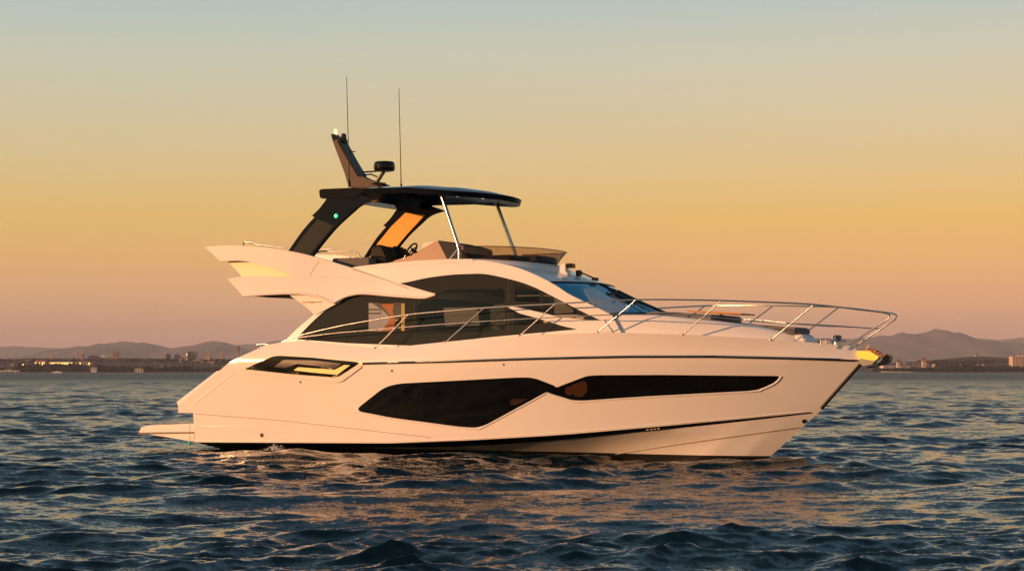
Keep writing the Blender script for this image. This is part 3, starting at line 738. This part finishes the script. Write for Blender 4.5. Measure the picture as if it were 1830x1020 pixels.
add_tube(bm, [wheelpt(2 * math.pi * k / 20, .17) for k in range(21)], .022, 8)
for a in (.5, 2.6, 4.7): add_tube(bm, [p, wheelpt(a, .17)], .016, 6)
add_tube(bm, [p, p + Vector((.2, 0, -.12))], .04, 8)
finish('steering_wheel', bm, M['black'], con)
tube('throttle_lever', [P(722, 462, -.8), P(728, 452, -.8)], .03, M['black'], con)
def seat(px, ym, y0, y1, tw):
    bm = bmesh.new(); add_prism(bm, [(P(u, v, ym).x, P(u, v, ym).z) for u, v in px], y0, y1, .07)
    bmesh.ops.subdivide_edges(bm, edges=bm.edges[:], cuts=1); rr = random.Random(tw)
    for v in bm.verts: v.co += Vector((rr.uniform(-.02, .02), rr.uniform(-.02, .02), rr.uniform(-.015, .015)))
    bmesh.ops.triangulate(bm, faces=bm.faces[:]); finish('helm_seat', bm, M['cover'], yacht, 70)
seat([(661, 476), (660, 452), (665, 439), (671, 436.5), (680, 439), (688, 446), (691, 457), (689, 476)], -1.0, -1.0, -.45, 1)
seat([(686, 476), (687, 452), (693, 442), (700, 439.5), (707, 440.5), (714, 447), (717, 458), (713, 476)], -.3, -.3, .2, 2)
box('sofa_base', (-4.6, .75, 4.0), (-3.0, 1.5, 4.5), M['cushion'], yacht, .05)
box('sofa_back', (-4.7, 1.3, 4.3), (-3.1, 1.55, 4.82), M['cushion'], yacht, .06)
box('wet_bar', (-4.2, -1.3, 4.0), (-3.15, -.7, 4.66), M['cushion'], yacht, .04)
# grab rails of the flybridge
tube('flybridge_rail', [[P(u, v, -1.7) for u, v in ((436, 440), (434.5, 434.5), (440, 432.5), (454, 432.5), (459, 437), (512, 443))]], .018, M['steel'], yacht, mirror=False)
tube('flybridge_rail', [P(u, v, -1.55) for u, v in ((562, 452), (575, 449), (630, 449.5), (640, 452), (645, 462))], .018, M['steel'], yacht)
tube('flybridge_rail', [P(u, v, 1.55) for u, v in ((560, 446), (592, 445), (598, 447), (600, 456))], .018, M['steel'], yacht)

# ---- saloon interior seen through the panes
box('saloon_floor', (-4.6, -1.7, 1.75), (3.2, 1.7, 1.85), M['cabin'], yacht, 0)
cur = on(lambda x, z: Ys(x, z) - .14)
patch('sunlit_shape', [(717, 538), (725, 538), (725, 596), (717, 596)], cur, mat('sunlit_yellow', (.85, .70, .25), .8), yacht, thick=.03, grid=0, mirror=False, ydir=True)  # bright strip behind the pane, sunlight put into its yellow
patch('sunlit_shape', [(676, 538), (705, 538), (702, 556), (706, 575), (704, 596), (678, 596), (700, 566)], cur, mat('sunlit_orange', (.70, .30, .10), .8), yacht, thick=.03, grid=0, mirror=False, ydir=True)  # sunlit shape behind the pane, the light painted in as orange
tube('grab_bar', [cur(u, v)[0] for u, v in ((656, 553), (680, 553), (680, 560), (656, 560))], .012, M['black'], yacht)
box('galley_cabinet', (-2.2, .55, 1.85), (-.4, 1.55, 3.05), M['cabin'], yacht, .02)
box('fridge_tower', (-.4, .9, 1.85), (.35, 1.6, 3.75), M['cabin'], yacht, .02)
box('dinette_sofa', (.5, -1.2, 1.85), (2.0, -.4, 2.75), M['sofa'], yacht, .08)
box('saloon_sofa', (-2.9, -1.55, 1.85), (-.6, -.9, 2.6), M['sofa'], yacht, .08)
box('helm_dash', (2.2, -1.3, 1.85), (3.4, 1.3, 2.95), M['black'], yacht, .05)
box('headliner', (-3.6, -1.62, 3.93), (.8, 1.62, 3.97), M['headliner'], yacht, 0)
box('cockpit_sole', (-7.3, -2.0, 1.2), (-4.6, 2.0, 1.28), M['teakdeck'], yacht, 0)

# ---- foredeck trunk, cushions, table
def trunk_bm():
    xs = [1.6, 2.4, 3.13, 4.27, 5.47, 6.3, 6.83, 7.3, 7.5]
    top = [3.22, 3.22, 3.21, 3.19, 3.05, 2.93, 2.83, 2.72, 2.60]
    hwid = [1.66, 1.68, 1.66, 1.44, 1.06, .78, .54, .26, .12]
    rows = []
    for x, z, h in zip(xs, top, hwid):
        z0 = 2.4
        sec = [(-h - .10, z0), (-h - .06, z0 + (z - z0) * .45), (-h - .02, z0 + (z - z0) * .86), (-h + .05, z - .02), (-h + .2, z)]
        k = min(.3, max(.05, h - .3)); sec += [(-h + .3 * h, z - .01), (-h + .34 * h, z - k), (0, z - k)]
        sec += [(-a, b) for a, b in sec[:-1][::-1]]
        rows.append([Vector((x, a, b)) for a, b in sec])
    bm = bmesh.new(); V = [[bm.verts.new(p) for p in r] for r in rows]
    for a, b in zip(V, V[1:]):
        for k in range(len(a) - 1): bm.faces.new((a[k], a[k + 1], b[k + 1], b[k]))
    bm.faces.new(V[-1]); bm.faces.new(V[0][::-1])
    bmesh.ops.recalc_face_normals(bm, faces=bm.faces)
    return bm
M['dsofa'] = mat('slate_cushion_vinyl', (.10, .105, .115), .6, noise=.1, nscale=14, bump=.01, bscale=5)
finish('foredeck_trunk', trunk_bm(), M['gel'], yacht, 40)
pprism('bow_sofa_back', [(1150, 560), (1165, 556.5), (1190, 557), (1270, 561.5), (1273, 564), (1272, 576), (1160, 570)], -.95, -.95, .95, M['dsofa'], yacht, .03)
pprism('bow_sunpad', [(1288, 577), (1320, 577.5), (1400, 583.5), (1422, 584.5), (1426, 588), (1425, 597), (1400, 600), (1290, 582)], -.4, -.5, .5, M['cushion'], yacht, .04)
pprism('bow_sofa_moulding', [(1398, 596), (1424, 594), (1437, 602), (1441, 611), (1400, 613)], -.4, -.42, .42, M['gel'], yacht, .03)
tb = pprism('bow_table', [(1240, 555.5), (1303, 558), (1338, 560.5), (1338, 563), (1300, 562), (1240, 558)], 0, -.45, .45, M['wood'], yacht, .01)
tube('table_pedestal', [P(1289.5, 561, 0), P(1288.5, 578, 0)], .045, M['steel'], tb, seg=12)

# ---- guard rails
def rail_y(x): return max(.16, fair(x, 2.2, .2, 8.9, 3.4))
def railpt(u, v):
    y = -2.0
    for _ in range(15):
        p = P(u, v, y); y = -rail_y(p.x)
    return P(u, v, y)
top_px = [(503, 611.5), (535, 599.5), (600, 584), (665, 572), (730, 562), (800, 555.5), (865, 550), (930, 546), (992, 543), (1065, 538.5), (1137, 535.5), (1215, 535.5), (1290, 537), (1375, 540), (1455, 544)]
toprail = [railpt(u, v) for u, v in top_px]
toprail += [Vector((8.62, -.78, 3.245)), Vector((9.02, -.36, 3.19)), Vector((9.13, -.27, 3.14)), Vector((9.10, -.26, 3.06)), Vector((8.22, -.30, 2.50))]
tr_ = [Vector(q) for q in cr(toprail[:-2], 5)] + [toprail[-2], toprail[-1]]
rail = tube('guard_rail', tr_, .017, M['steel'], yacht, mirror=True)
mid_px = [(533, 603), (600, 595), (665, 589.5), (715, 585), (800, 578.5), (880, 573), (960, 568.5), (1040, 564.5), (1110, 562), (1180, 562), (1250, 564)]
mid = [railpt(u, v) for u, v in mid_px] + [Vector((6.9, -1.45, 2.98)), Vector((7.8, -.98, 2.93)), Vector((8.75, -.28, 2.86))]
tube('lower_rail', [Vector(q) for q in cr(mid, 5)], .011, M['steel'], rail, mirror=True)
for b, t in (((670, 621.5), (730, 562)), ((795, 611), (865, 550)), ((928, 599), (992, 543)), ((1068, 592), (1137, 535.5)), ((1219, 597), (1290, 537)), ((1377, 606.5), (1455, 544))):
    pt = railpt(*t); 
    y = -2.0
    for _ in range(15):
        pb = P(*b, y); y = -(LEV[3][2](pb.x) - .02)
    pb = P(*b, y)
    for s in (1, -1):
        so = tube('stanchion', [Vector((q.x, q.y * s, q.z)) for q in (pb + Vector((0, 0, -.02)), pt)], .015, M['steel'], rail)
        lathe('stanchion_foot', [(.04, -.02), (.04, .012), (.022, .022)], (pb.x, pb.y * s, pb.z), M['steel'], so, 12)
# cleats
def cleat(x, y, z, name='cleat'):
    bm = bmesh.new(); add_tube(bm, [(x - .17, y, z + .085), (x - .1, y, z + .10), (x + .1, y, z + .10), (x + .17, y, z + .085)], .022, 8)
    for d in (-.06, .06): add_tube(bm, [(x + d, y, z - .03), (x + d, y, z + .1)], .02, 8)
    finish(name, bm, M['steel'], yacht, 60)
for s in (-1, 1): cleat(7.75, .52 * s, 2.53)
p = P(470, 617, -2.1); cleat(p.x, p.y, p.z - .07)
bm = bmesh.new(); add_lathe(bm, [(.12, -.02), (.12, .08), (.08, .12), (.1, .2), (.06, .23)], (7.9, 0, 2.5), 16); finish('windlass', bm, M['steel'], yacht)

# ---- anchor roller and anchor
ar = pprism('anchor_roller', [(1533, 626.5), (1556, 627), (1573, 637), (1571, 641), (1563, 646), (1545, 648), (1538, 640)], 0, -.10, .10, M['gold'], yacht, .004)
pprism('roller_post', [(1547.5, 614), (1553.5, 614), (1554, 628), (1548, 628)], 0, -.04, .04, M['steel'], ar, .004)
pprism('roller_cheek', [(1540, 640), (1566, 645), (1562, 651), (1546, 654), (1536, 648)], 0, -.12, .12, M['steel'], ar, .006)
bm = bmesh.new()
for k in range(9):
    q = cr([(1551, 626), (1562, 627), (1570, 632), (1576, 638)], 3)[k]; p = P(q.x, q.y, -.02)
    R_ = Matrix.Rotation(k * 1.57, 4, 'X') @ Matrix.Rotation(.6, 4, 'Y')
    ring_ = [p + R_ @ Vector((.065 * math.cos(t), .04 * math.sin(t), 0)) for t in np.linspace(0, 2 * math.pi, 11)]
    add_tube(bm, ring_, .014, 6, caps=False)
finish('anchor_chain', bm, M['wood'], ar, 60)
an = pprism('anchor', [(1570, 650), (1578, 645), (1582, 637), (1587, 632.5), (1591.5, 633), (1592.5, 640), (1589, 648), (1583, 651.5), (1572, 653)], 0, -.15, .15, M['black'], yacht, .015)
tube('anchor_shank', [P(1550, 655, 0), P(1566, 652.5, 0), P(1579, 648.5, 0)], .035, M['steel'], an)

# ---- searchlight, horn on the roof
def wp(u, v, off=0): 
    p, n = WB(u, v); return p + n * off
sl = pprism('searchlight', [(1005, 472), (1014, 472), (1014, 484), (1018, 490), (1018, 498), (1003, 492), (1003, 478)], -.5, -.6, -.42, M['gel'], yacht, .01)
pprism('light_head', [(1015, 471), (1026, 471), (1026, 479), (1015, 479)], -.5, -.62, -.42, M['black'], sl, .01)
hn = tube('deck_horn', [P(1036, 486, -.2), P(1050, 492, -.2), P(1066, 499, -.2)], .018, M['black'], yacht)
pprism('horn_bell', [(1031, 484), (1036, 482.5), (1039, 487), (1036, 494), (1032, 494)], -.2, -.28, -.12, M['black'], hn, .0)
pprism('horn_bell', [(1061, 496), (1067, 496), (1066, 502), (1060, 501)], -.2, -.3, -.1, M['black'], hn, .0)

# splash of discharge water against the hull
bm = bmesh.new(); rr = random.Random(5); p0, _ = HB(500, 792)
for k in range(260):
    x = rr.gauss(0, .16); h = abs(rr.gauss(0, .07)) * max(.1, 1 - abs(x) * 2)
    c = Vector((p0.x + x, p0.y - .12 + rr.uniform(-.14, .1), .07 + h)); sz = rr.uniform(.004, .014)
    bmesh.ops.create_icosphere(bm, subdivisions=1, radius=sz, matrix=Matrix.Translation(c))
fo = finish('water_splash', bm, mat('white_water', (.75, .78, .8), .3), None, 60); fo.location = ORG; fo.rotation_euler = (0, 0, -YAW); fo['kind'] = 'stuff'
tag(fo, 'small white splash of water against the dark hull bottom', 'splash')

# ================================================================== SHORE
def DW(u, v, Y):                                # a far point at ground distance Y
    return Vector(((u - 915) / FPX * Y, Y, CAM_H + (HZ - v) / FPX * Y))
from mathutils import noise as mnoise
def ridge(name, prof, Y, depth, m, amp, u0, u1, n=220, rows=26, base=-.5, seed=0., foot=.0):
    us = np.linspace(u0, u1, n); vs = np.interp(us, [p[0] for p in prof], [p[1] for p in prof])
    bm = bmesh.new(); V = []
    for k in range(rows):
        d = -1 + 2 * k / (rows - 1)                     # -1 front foot, 0 crest, 1 back foot
        yy = Y + d * depth; f = (1 - abs(d)) ** .8 if abs(d) < 1 else 0
        row = []
        for u, v in zip(us, vs):
            x = (u - 915) / FPX * Y; h = max(0., CAM_H + (HZ - v) / FPX * Y)
            q = mnoise.fractal(Vector((x * .0042 + seed, yy * .0042, seed)), 1.0, 2.1, 6)
            q2 = abs(mnoise.noise(Vector((x * .0045 + seed, yy * .0025, 3.1))))
            z = base + h * f * (1 + (1 - f) * .5 * q) + amp * q * f * .35 + amp * .6 * (q2 - .25) * f * (1 - f) * 2
            row.append(bm.verts.new((x, yy, z)))
        V.append(row)
    for a, b in zip(V, V[1:]):
        for k in range(n - 1): bm.faces.new((a[k], a[k + 1], b[k + 1], b[k]))
    o = finish(name, bm, m, None, 60); o['kind'] = 'structure'; return o
mh = mat('dry_hill_scrub', (.115, .092, .075), .95, noise=.7, nscale=.009)
ml = mat('shore_land_scrub', (.035, .032, .026), .95, noise=.5, nscale=.05)
ridge('far_hills', [(-120, 615), (0, 618), (60, 618), (100, 621.5), (140, 618), (300, 622), (420, 616), (470, 611), (560, 605), (700, 618), (900, 612), (1100, 622), (1300, 618), (1450, 616), (1700, 606), (1790, 606), (1830, 602), (1960, 594)], 16000, 1700, mh, 70, -160, 1990, seed=4.)
ridge('near_hills', [(-120, 642), (60, 640), (96, 632), (130, 624), (170, 616), (195, 615), (215, 609.5), (245, 607), (262, 609), (280, 615), (300, 622), (318, 624), (336, 622), (352, 616), (376, 611), (400, 611), (424, 615), (450, 624), (520, 632), (700, 640), (1300, 640), (1440, 620), (1500, 609), (1560, 603), (1600, 596.5), (1622, 598), (1640, 593), (1662, 590), (1700, 594), (1725, 599), (1745, 606), (1790, 612), (1830, 616), (1960, 625)], 12000, 2200, mh, 110, -160, 1990, seed=9.)
ridge('town_slope', [(-120, 641), (0, 640), (60, 639), (130, 640), (200, 638), (260, 639), (330, 640), (420, 640), (480, 643), (700, 652), (1400, 652), (1560, 648), (1640, 645), (1700, 640), (1745, 635), (1800, 638), (1960, 642)], 3000, 330, ml, 3, -160, 1990, seed=2.)
bm = bmesh.new(); add_box(bm, (-9000, 2590, -1), (9000, 17800, .6)); fs = finish('shore_ground', bm, mat('shore_sand', (.10, .085, .07), .9, noise=.3, nscale=.05)); fs['kind'] = 'structure'

# tree belt along the water: one far-off mass of small leaf clumps
def wood(name, spans, Y, dY, hpx, count, m, seed):
    r = random.Random(seed); bm = bmesh.new()
    for _ in range(count):
        a, b, h0, h1, vb = r.choice(spans)
        u = r.uniform(a, b); yy = Y + r.uniform(-dY, dY); q = .55 + .45 * mnoise.noise(Vector((u * .07, seed, 0))) + .2 * mnoise.noise(Vector((u * .4, seed, 5)))
        top = (h0 + (h1 - h0) * q) / FPX * Y
        w = r.uniform(.45, 1.0) * top; x = (u - 915) / FPX * yy
        zb = CAM_H + (HZ - vb) / FPX * Y
        for k in range(9):
            c = Vector((x + r.uniform(-.5, .5) * w, yy + r.uniform(-.5, .5) * w, zb + top * r.uniform(.15, .95)))
            s = r.uniform(.12, .26) * top
            vs = [bm.verts.new(c + Vector((r.gauss(0, s), r.gauss(0, s), r.gauss(0, s)))) for _ in range(4)]
            for t in ((0, 1, 2), (0, 2, 3), (0, 3, 1), (1, 3, 2)): bm.faces.new([vs[i] for i in t])
    o = finish(name, bm, m, None, 0); o['kind'] = 'stuff'
    return tag(o, *{'shore_wood': ('dark tree belt along the far shore behind the water', 'trees'), 'hillside_wood': ('dim wooded hillside between the far town buildings', 'trees')}[name])
mw = mat('far_foliage', (.012, .014, .010), .95, noise=.4, nscale=.2)
wood('shore_wood', [(-60, 60, 5, 12, 667), (30, 180, 10, 17, 667), (150, 460, 7, 14, 667), (1560, 1640, 3, 7, 663), (1690, 1740, 8, 12, 664), (1740, 1860, 5, 10, 663), (1640, 1740, 3, 9, 664)], 2620, 18, 10, 1500, mw, 3)
wood('hillside_wood', [(-60, 460, 3, 7, 657), (-60, 460, 3, 7, 651), (-60, 460, 3, 6, 646), (1640, 1860, 3, 7, 650), (1600, 1860, 3, 7, 656)], 2900, 60, 8, 1500, mw, 5)

# buildings of the far town
mwall = [mat('peach_wall', (.55, .42, .34), .8, noise=.08, nscale=.2), mat('pale_wall', (.62, .58, .54), .8, noise=.08, nscale=.2), mat('brick_wall', (.34, .20, .15), .8, noise=.1, nscale=.2), mat('grey_wall', (.30, .29, .28), .8, noise=.1, nscale=.2)]
mroof = mat('brown_roof', (.16, .09, .07), .8, noise=.2, nscale=.3); mwin = mat('dark_town_window', (.03, .03, .035), .15)
mglow = mat('gold_glow_window', (.3, .2, .08), .3, emit=(1., .62, .17), estr=2.2); mred = mat('red_roof', (.28, .09, .06), .8)  # the gold panes carry their own emission
def block(name, label, cat, u0, v0, u1, v1, Y, wall=0, roof='flat', floors=3, bays=4, glowing=0., group=None, dep=None, seed=0):
    r = random.Random(seed + int(u0 * 7)); a, b = DW(u0, v1, Y), DW(u1, v0, Y)
    w, h = b.x - a.x, b.z - a.z; d = dep or max(6, w * .6)
    t = thing(name, label, cat, (a.x + w / 2, Y, a.z), 0, group)
    bm = bmesh.new(); add_box(bm, (-w / 2, 0, -3), (w / 2, d, h)); finish('wall', bm, mwall[wall], t, 0)
    bm = bmesh.new()
    if roof == 'flat':
        add_box(bm, (-w / 2 - .2, -.2, h), (w / 2 + .2, d + .2, h + .35)); add_box(bm, (-w * .2, d * .3, h + .36), (w * .1, d * .6, h + 2.2))
        finish('roof', bm, mwall[wall], t, 0)
    else:
        rh = h * .35 if roof == 'gable' else h * .6
        vs = [bm.verts.new(p) for p in ((-w / 2 - .4, -.4, h), (w / 2 + .4, -.4, h), (w / 2 + .4, d + .4, h), (-w / 2 - .4, d + .4, h))]
        k = .25 if roof == 'gable' else .02
        tp = [bm.verts.new(p) for p in ((-w / 2 + w * k, d / 2, h + rh), (w / 2 - w * k, d / 2, h + rh))]
        for f in ((vs[0], vs[1], tp[1], tp[0]), (vs[1], vs[2], tp[1]), (vs[2], vs[3], tp[0], tp[1]), (vs[3], vs[0], tp[0]), (vs[3], vs[2], vs[1], vs[0])): bm.faces.new(f)
        finish('roof', bm, mred if roof == 'red' else mroof, t, 0)
    for i in range(floors):
        z0 = h * (i + .25) / floors; z1 = h * (i + .8) / floors
        for j in range(bays):
            x0 = -w / 2 + w * (j + .2) / bays; x1 = -w / 2 + w * (j + .8) / bays
            bm = bmesh.new(); add_box(bm, (x0, -.12, z0), (x1, .1, z1)); finish('window', bm, mglow if r.random() < glowing else mwin, t, 0)
    return t
T = [  # name, label, category, u0, v0, u1, v1, distance, wall, roof, floors, bays, lit
 ('apartment_tower', 'slim pale tower, the narrower of two close together left of the hill', 'tower', 135, 630.5, 138, 640, 2960, 1, 'flat', 5, 1, 0),
 ('apartment_tower', 'pink tower with a stepped top beside a slim pale tower', 'tower', 142.5, 630, 149.5, 640, 2970, 0, 'flat', 4, 2, 0),
 ('apartment_tower', 'brown square tower standing alone before the left hill', 'tower', 202, 629.5, 212, 639.5, 2960, 2, 'flat', 5, 3, 0),
 ('apartment_block', 'pink low block above the left end of the lit resort', 'building', 88, 636, 96, 641, 2980, 0, 'flat', 2, 3, 0),
 ('terrace_house', 'low pink terrace on the skyline right of the twin towers', 'building', 158, 636.5, 174, 641, 2975, 0, 'gable', 1, 5, 0),
 ('terrace_house', 'low pale terrace on the skyline left of the brown tower', 'building', 176, 637, 192, 641, 2975, 1, 'flat', 1, 5, 0),
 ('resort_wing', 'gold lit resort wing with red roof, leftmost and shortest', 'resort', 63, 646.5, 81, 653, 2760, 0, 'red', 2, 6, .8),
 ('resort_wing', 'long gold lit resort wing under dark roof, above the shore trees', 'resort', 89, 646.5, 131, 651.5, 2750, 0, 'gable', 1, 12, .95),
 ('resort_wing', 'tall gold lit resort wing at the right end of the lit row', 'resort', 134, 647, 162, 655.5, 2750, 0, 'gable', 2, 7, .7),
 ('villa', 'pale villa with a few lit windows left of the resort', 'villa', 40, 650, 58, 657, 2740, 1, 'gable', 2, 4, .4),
 ('boat_shed', 'long low white shed at the water on the far left', 'shed', -4, 662.3, 35, 666.6, 2600, 1, 'flat', 1, 6, 0),
 ('villa', 'small white house just above the long white shed', 'villa', 3, 658.5, 11, 662, 2640, 1, 'gable', 1, 2, 0),
 ('villa', 'white house among dark shore trees right of the resort', 'villa', 163, 656.5, 173, 663, 2595, 1, 'gable', 2, 3, 0),
 ('apartment_tower', 'narrow cream sunward side of a grey block right of the big left hill', 'tower', 292, 632, 297, 641, 2960, 0, 'flat', 5, 2, 0),  # sunlit left side of the grey block, put in as a peach wall
 ('apartment_block', 'grey block with a narrow cream sunward side', 'building', 297.5, 633, 304.5, 641, 2965, 3, 'flat', 4, 2, 0),
 ('apartment_block', 'small grey block midway between cream sided block and large grey block', 'building', 312, 633.5, 322, 641, 2970, 3, 'flat', 3, 3, 0),
 ('apartment_tower', 'yellow lit sunward face of the large grey block', 'tower', 330, 629, 335.5, 640, 2950, 0, 'flat', 5, 2, .15),  # sunlit face of the grey block, painted as separate peach walls
 ('apartment_block', 'large grey block, widest on the left skyline', 'building', 336, 628, 352, 641, 2955, 3, 'flat', 6, 5, 0),
 ('apartment_block', 'pink block below the second left hill', 'building', 366, 628, 376, 640, 2960, 0, 'flat', 5, 3, 0),
 ('apartment_block', 'broad peach block nearest the yacht stern', 'building', 389, 632, 400, 645, 2940, 0, 'flat', 5, 4, 0),
 ('church_tower', 'slim pink tower touching the yacht outline at its stern', 'tower', 424, 626.5, 427.5, 640, 2960, 0, 'hip', 5, 1, 0),
 ('villa', 'wide pale house on the slope under the large grey block', 'villa', 320, 641, 331, 650, 2900, 1, 'gable', 2, 3, 0),
 ('villa', 'sprawling beige building stepped down the slope near the stern', 'villa', 343, 644, 364, 656, 2850, 3, 'flat', 3, 6, 0),
 ('villa', 'beige house half hidden by slope trees close to the stern', 'villa', 370, 646, 384, 655, 2850, 0, 'gable', 2, 4, 0),
 ('warehouse', 'long low beige warehouse behind shore trees', 'warehouse', 274, 656, 308, 662, 2650, 3, 'flat', 1, 8, 0),
 ('boat_house', 'blue white boathouse at the water below the left hill', 'boathouse', 241, 659, 256, 665.5, 2592, 1, 'gable', 1, 3, 0),
 ('hotel_tower', 'tall hotel slab cut by the right edge of the picture', 'hotel', 1809, 637, 1850, 664, 2700, 0, 'flat', 7, 8, 0),
 ('hotel_block', 'low dark hotel block with pale end walls by the shore', 'hotel', 1735.5, 653.5, 1759.5, 665, 2640, 2, 'flat', 4, 6, 0),
 ('beach_resort', 'long brown roofed resort right of the anchor', 'resort', 1578, 653.5, 1632, 664.5, 2680, 1, 'gable', 3, 12, 0),
 ('beach_resort', 'shorter resort wing beside the round turret', 'resort', 1633, 654, 1662, 664.5, 2690, 1, 'hip', 3, 7, 0),
 ('turret', 'round resort turret with pointed red roof', 'tower', 1648, 645, 1655, 655, 2675, 1, 'red', 2, 3, 0),
 ('turret', 'small pointed turret on the left of the long resort', 'tower', 1603, 647, 1608, 655, 2665, 1, 'hip', 2, 2, 0),
 ('beach_house', 'row of low beach houses right of the resort', 'house', 1664, 659.5, 1690, 664.5, 2640, 3, 'gable', 1, 7, 0),
 ('beach_house', 'pale low beach house left of the hotel block', 'house', 1694, 660, 1716, 664.5, 2640, 1, 'gable', 1, 5, 0),
 ('beach_house', 'low grey beach house between the hotel block and tall slab', 'house', 1772, 660, 1792, 664.5, 2640, 3, 'gable', 1, 5, 0),
 ('observatory', 'small pale dome building on the right hilltop', 'building', 1742.5, 634, 1748.5, 638.5, 3030, 1, 'hip', 1, 2, 0),
]
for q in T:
    block(*q[:8], wall=q[8], roof=q[9], floors=q[10], bays=q[11], glowing=q[12])
r = random.Random(21); src = None
for k in range(84):
    left = k < 62
    u = r.uniform(-10, 425) if left else r.uniform(1600, 1830); v = r.uniform(644, 657)
    w = r.uniform(3.5, 7); Y = 2760 + (657 - v) * 14
    if src is None or k % 4 == 0 or True:
        block('slope_house', 'tiny pale house among the trees of the far slope', 'house', u, v - w * .45, u + w, v, Y, wall=r.choice((0, 1, 1, 3)), roof=r.choice(('gable', 'gable', 'red')), floors=1, bays=2, glowing=.06, group='small houses on the far slope', seed=k)
# small white boat lying off the far shore
p = DW(93, 668.3, 1900); q = DW(113, 668.3, 1900); Lb = q.x - p.x
sb = thing('small_motor_boat', 'small white motor boat off the far left shore', 'boat', (p.x, 1900, 0))
bm = bmesh.new(); add_prism(bm, [(0, 1.1), (.4, -.3), (Lb * .9, -.3), (Lb, 1.3)], -1.3, 1.3, .1); finish('hull', bm, mwall[1], sb)
cb = finish('cabin', (lambda b: (add_prism(b, [(Lb * .3, 1.15), (Lb * .34, 2.3), (Lb * .6, 2.3), (Lb * .72, 1.15)], -.9, .9, .05), b)[1])(bmesh.new()), mwall[1], sb)
bm = bmesh.new(); add_prism(bm, [(Lb * .36, 1.7), (Lb * .38, 2.15), (Lb * .58, 2.15), (Lb * .64, 1.7)], -.94, .94, 0); finish('window', bm, mwin, cb)


# ---- air between here and the hills
bm = bmesh.new(); add_box(bm, (-9500, -8500, -3.0), (9500, 19000, 460)); 
mz = bpy.data.materials.new('evening_haze'); mz.use_nodes = True; t = mz.node_tree; t.nodes.clear()
pv = t.nodes.new('ShaderNodeVolumePrincipled'); pv.inputs['Color'].default_value = (.80, .85, 1.0, 1); pv.inputs['Density'].default_value = .72 / 12000; pv.inputs['Anisotropy'].default_value = 0.
oo = t.nodes.new('ShaderNodeOutputMaterial'); t.links.new(pv.outputs[0], oo.inputs['Volume'])
hz = finish('haze', bm, mz, None, 0); hz['kind'] = 'stuff'; tag(hz, 'pale evening haze over the water and far hills', 'haze')
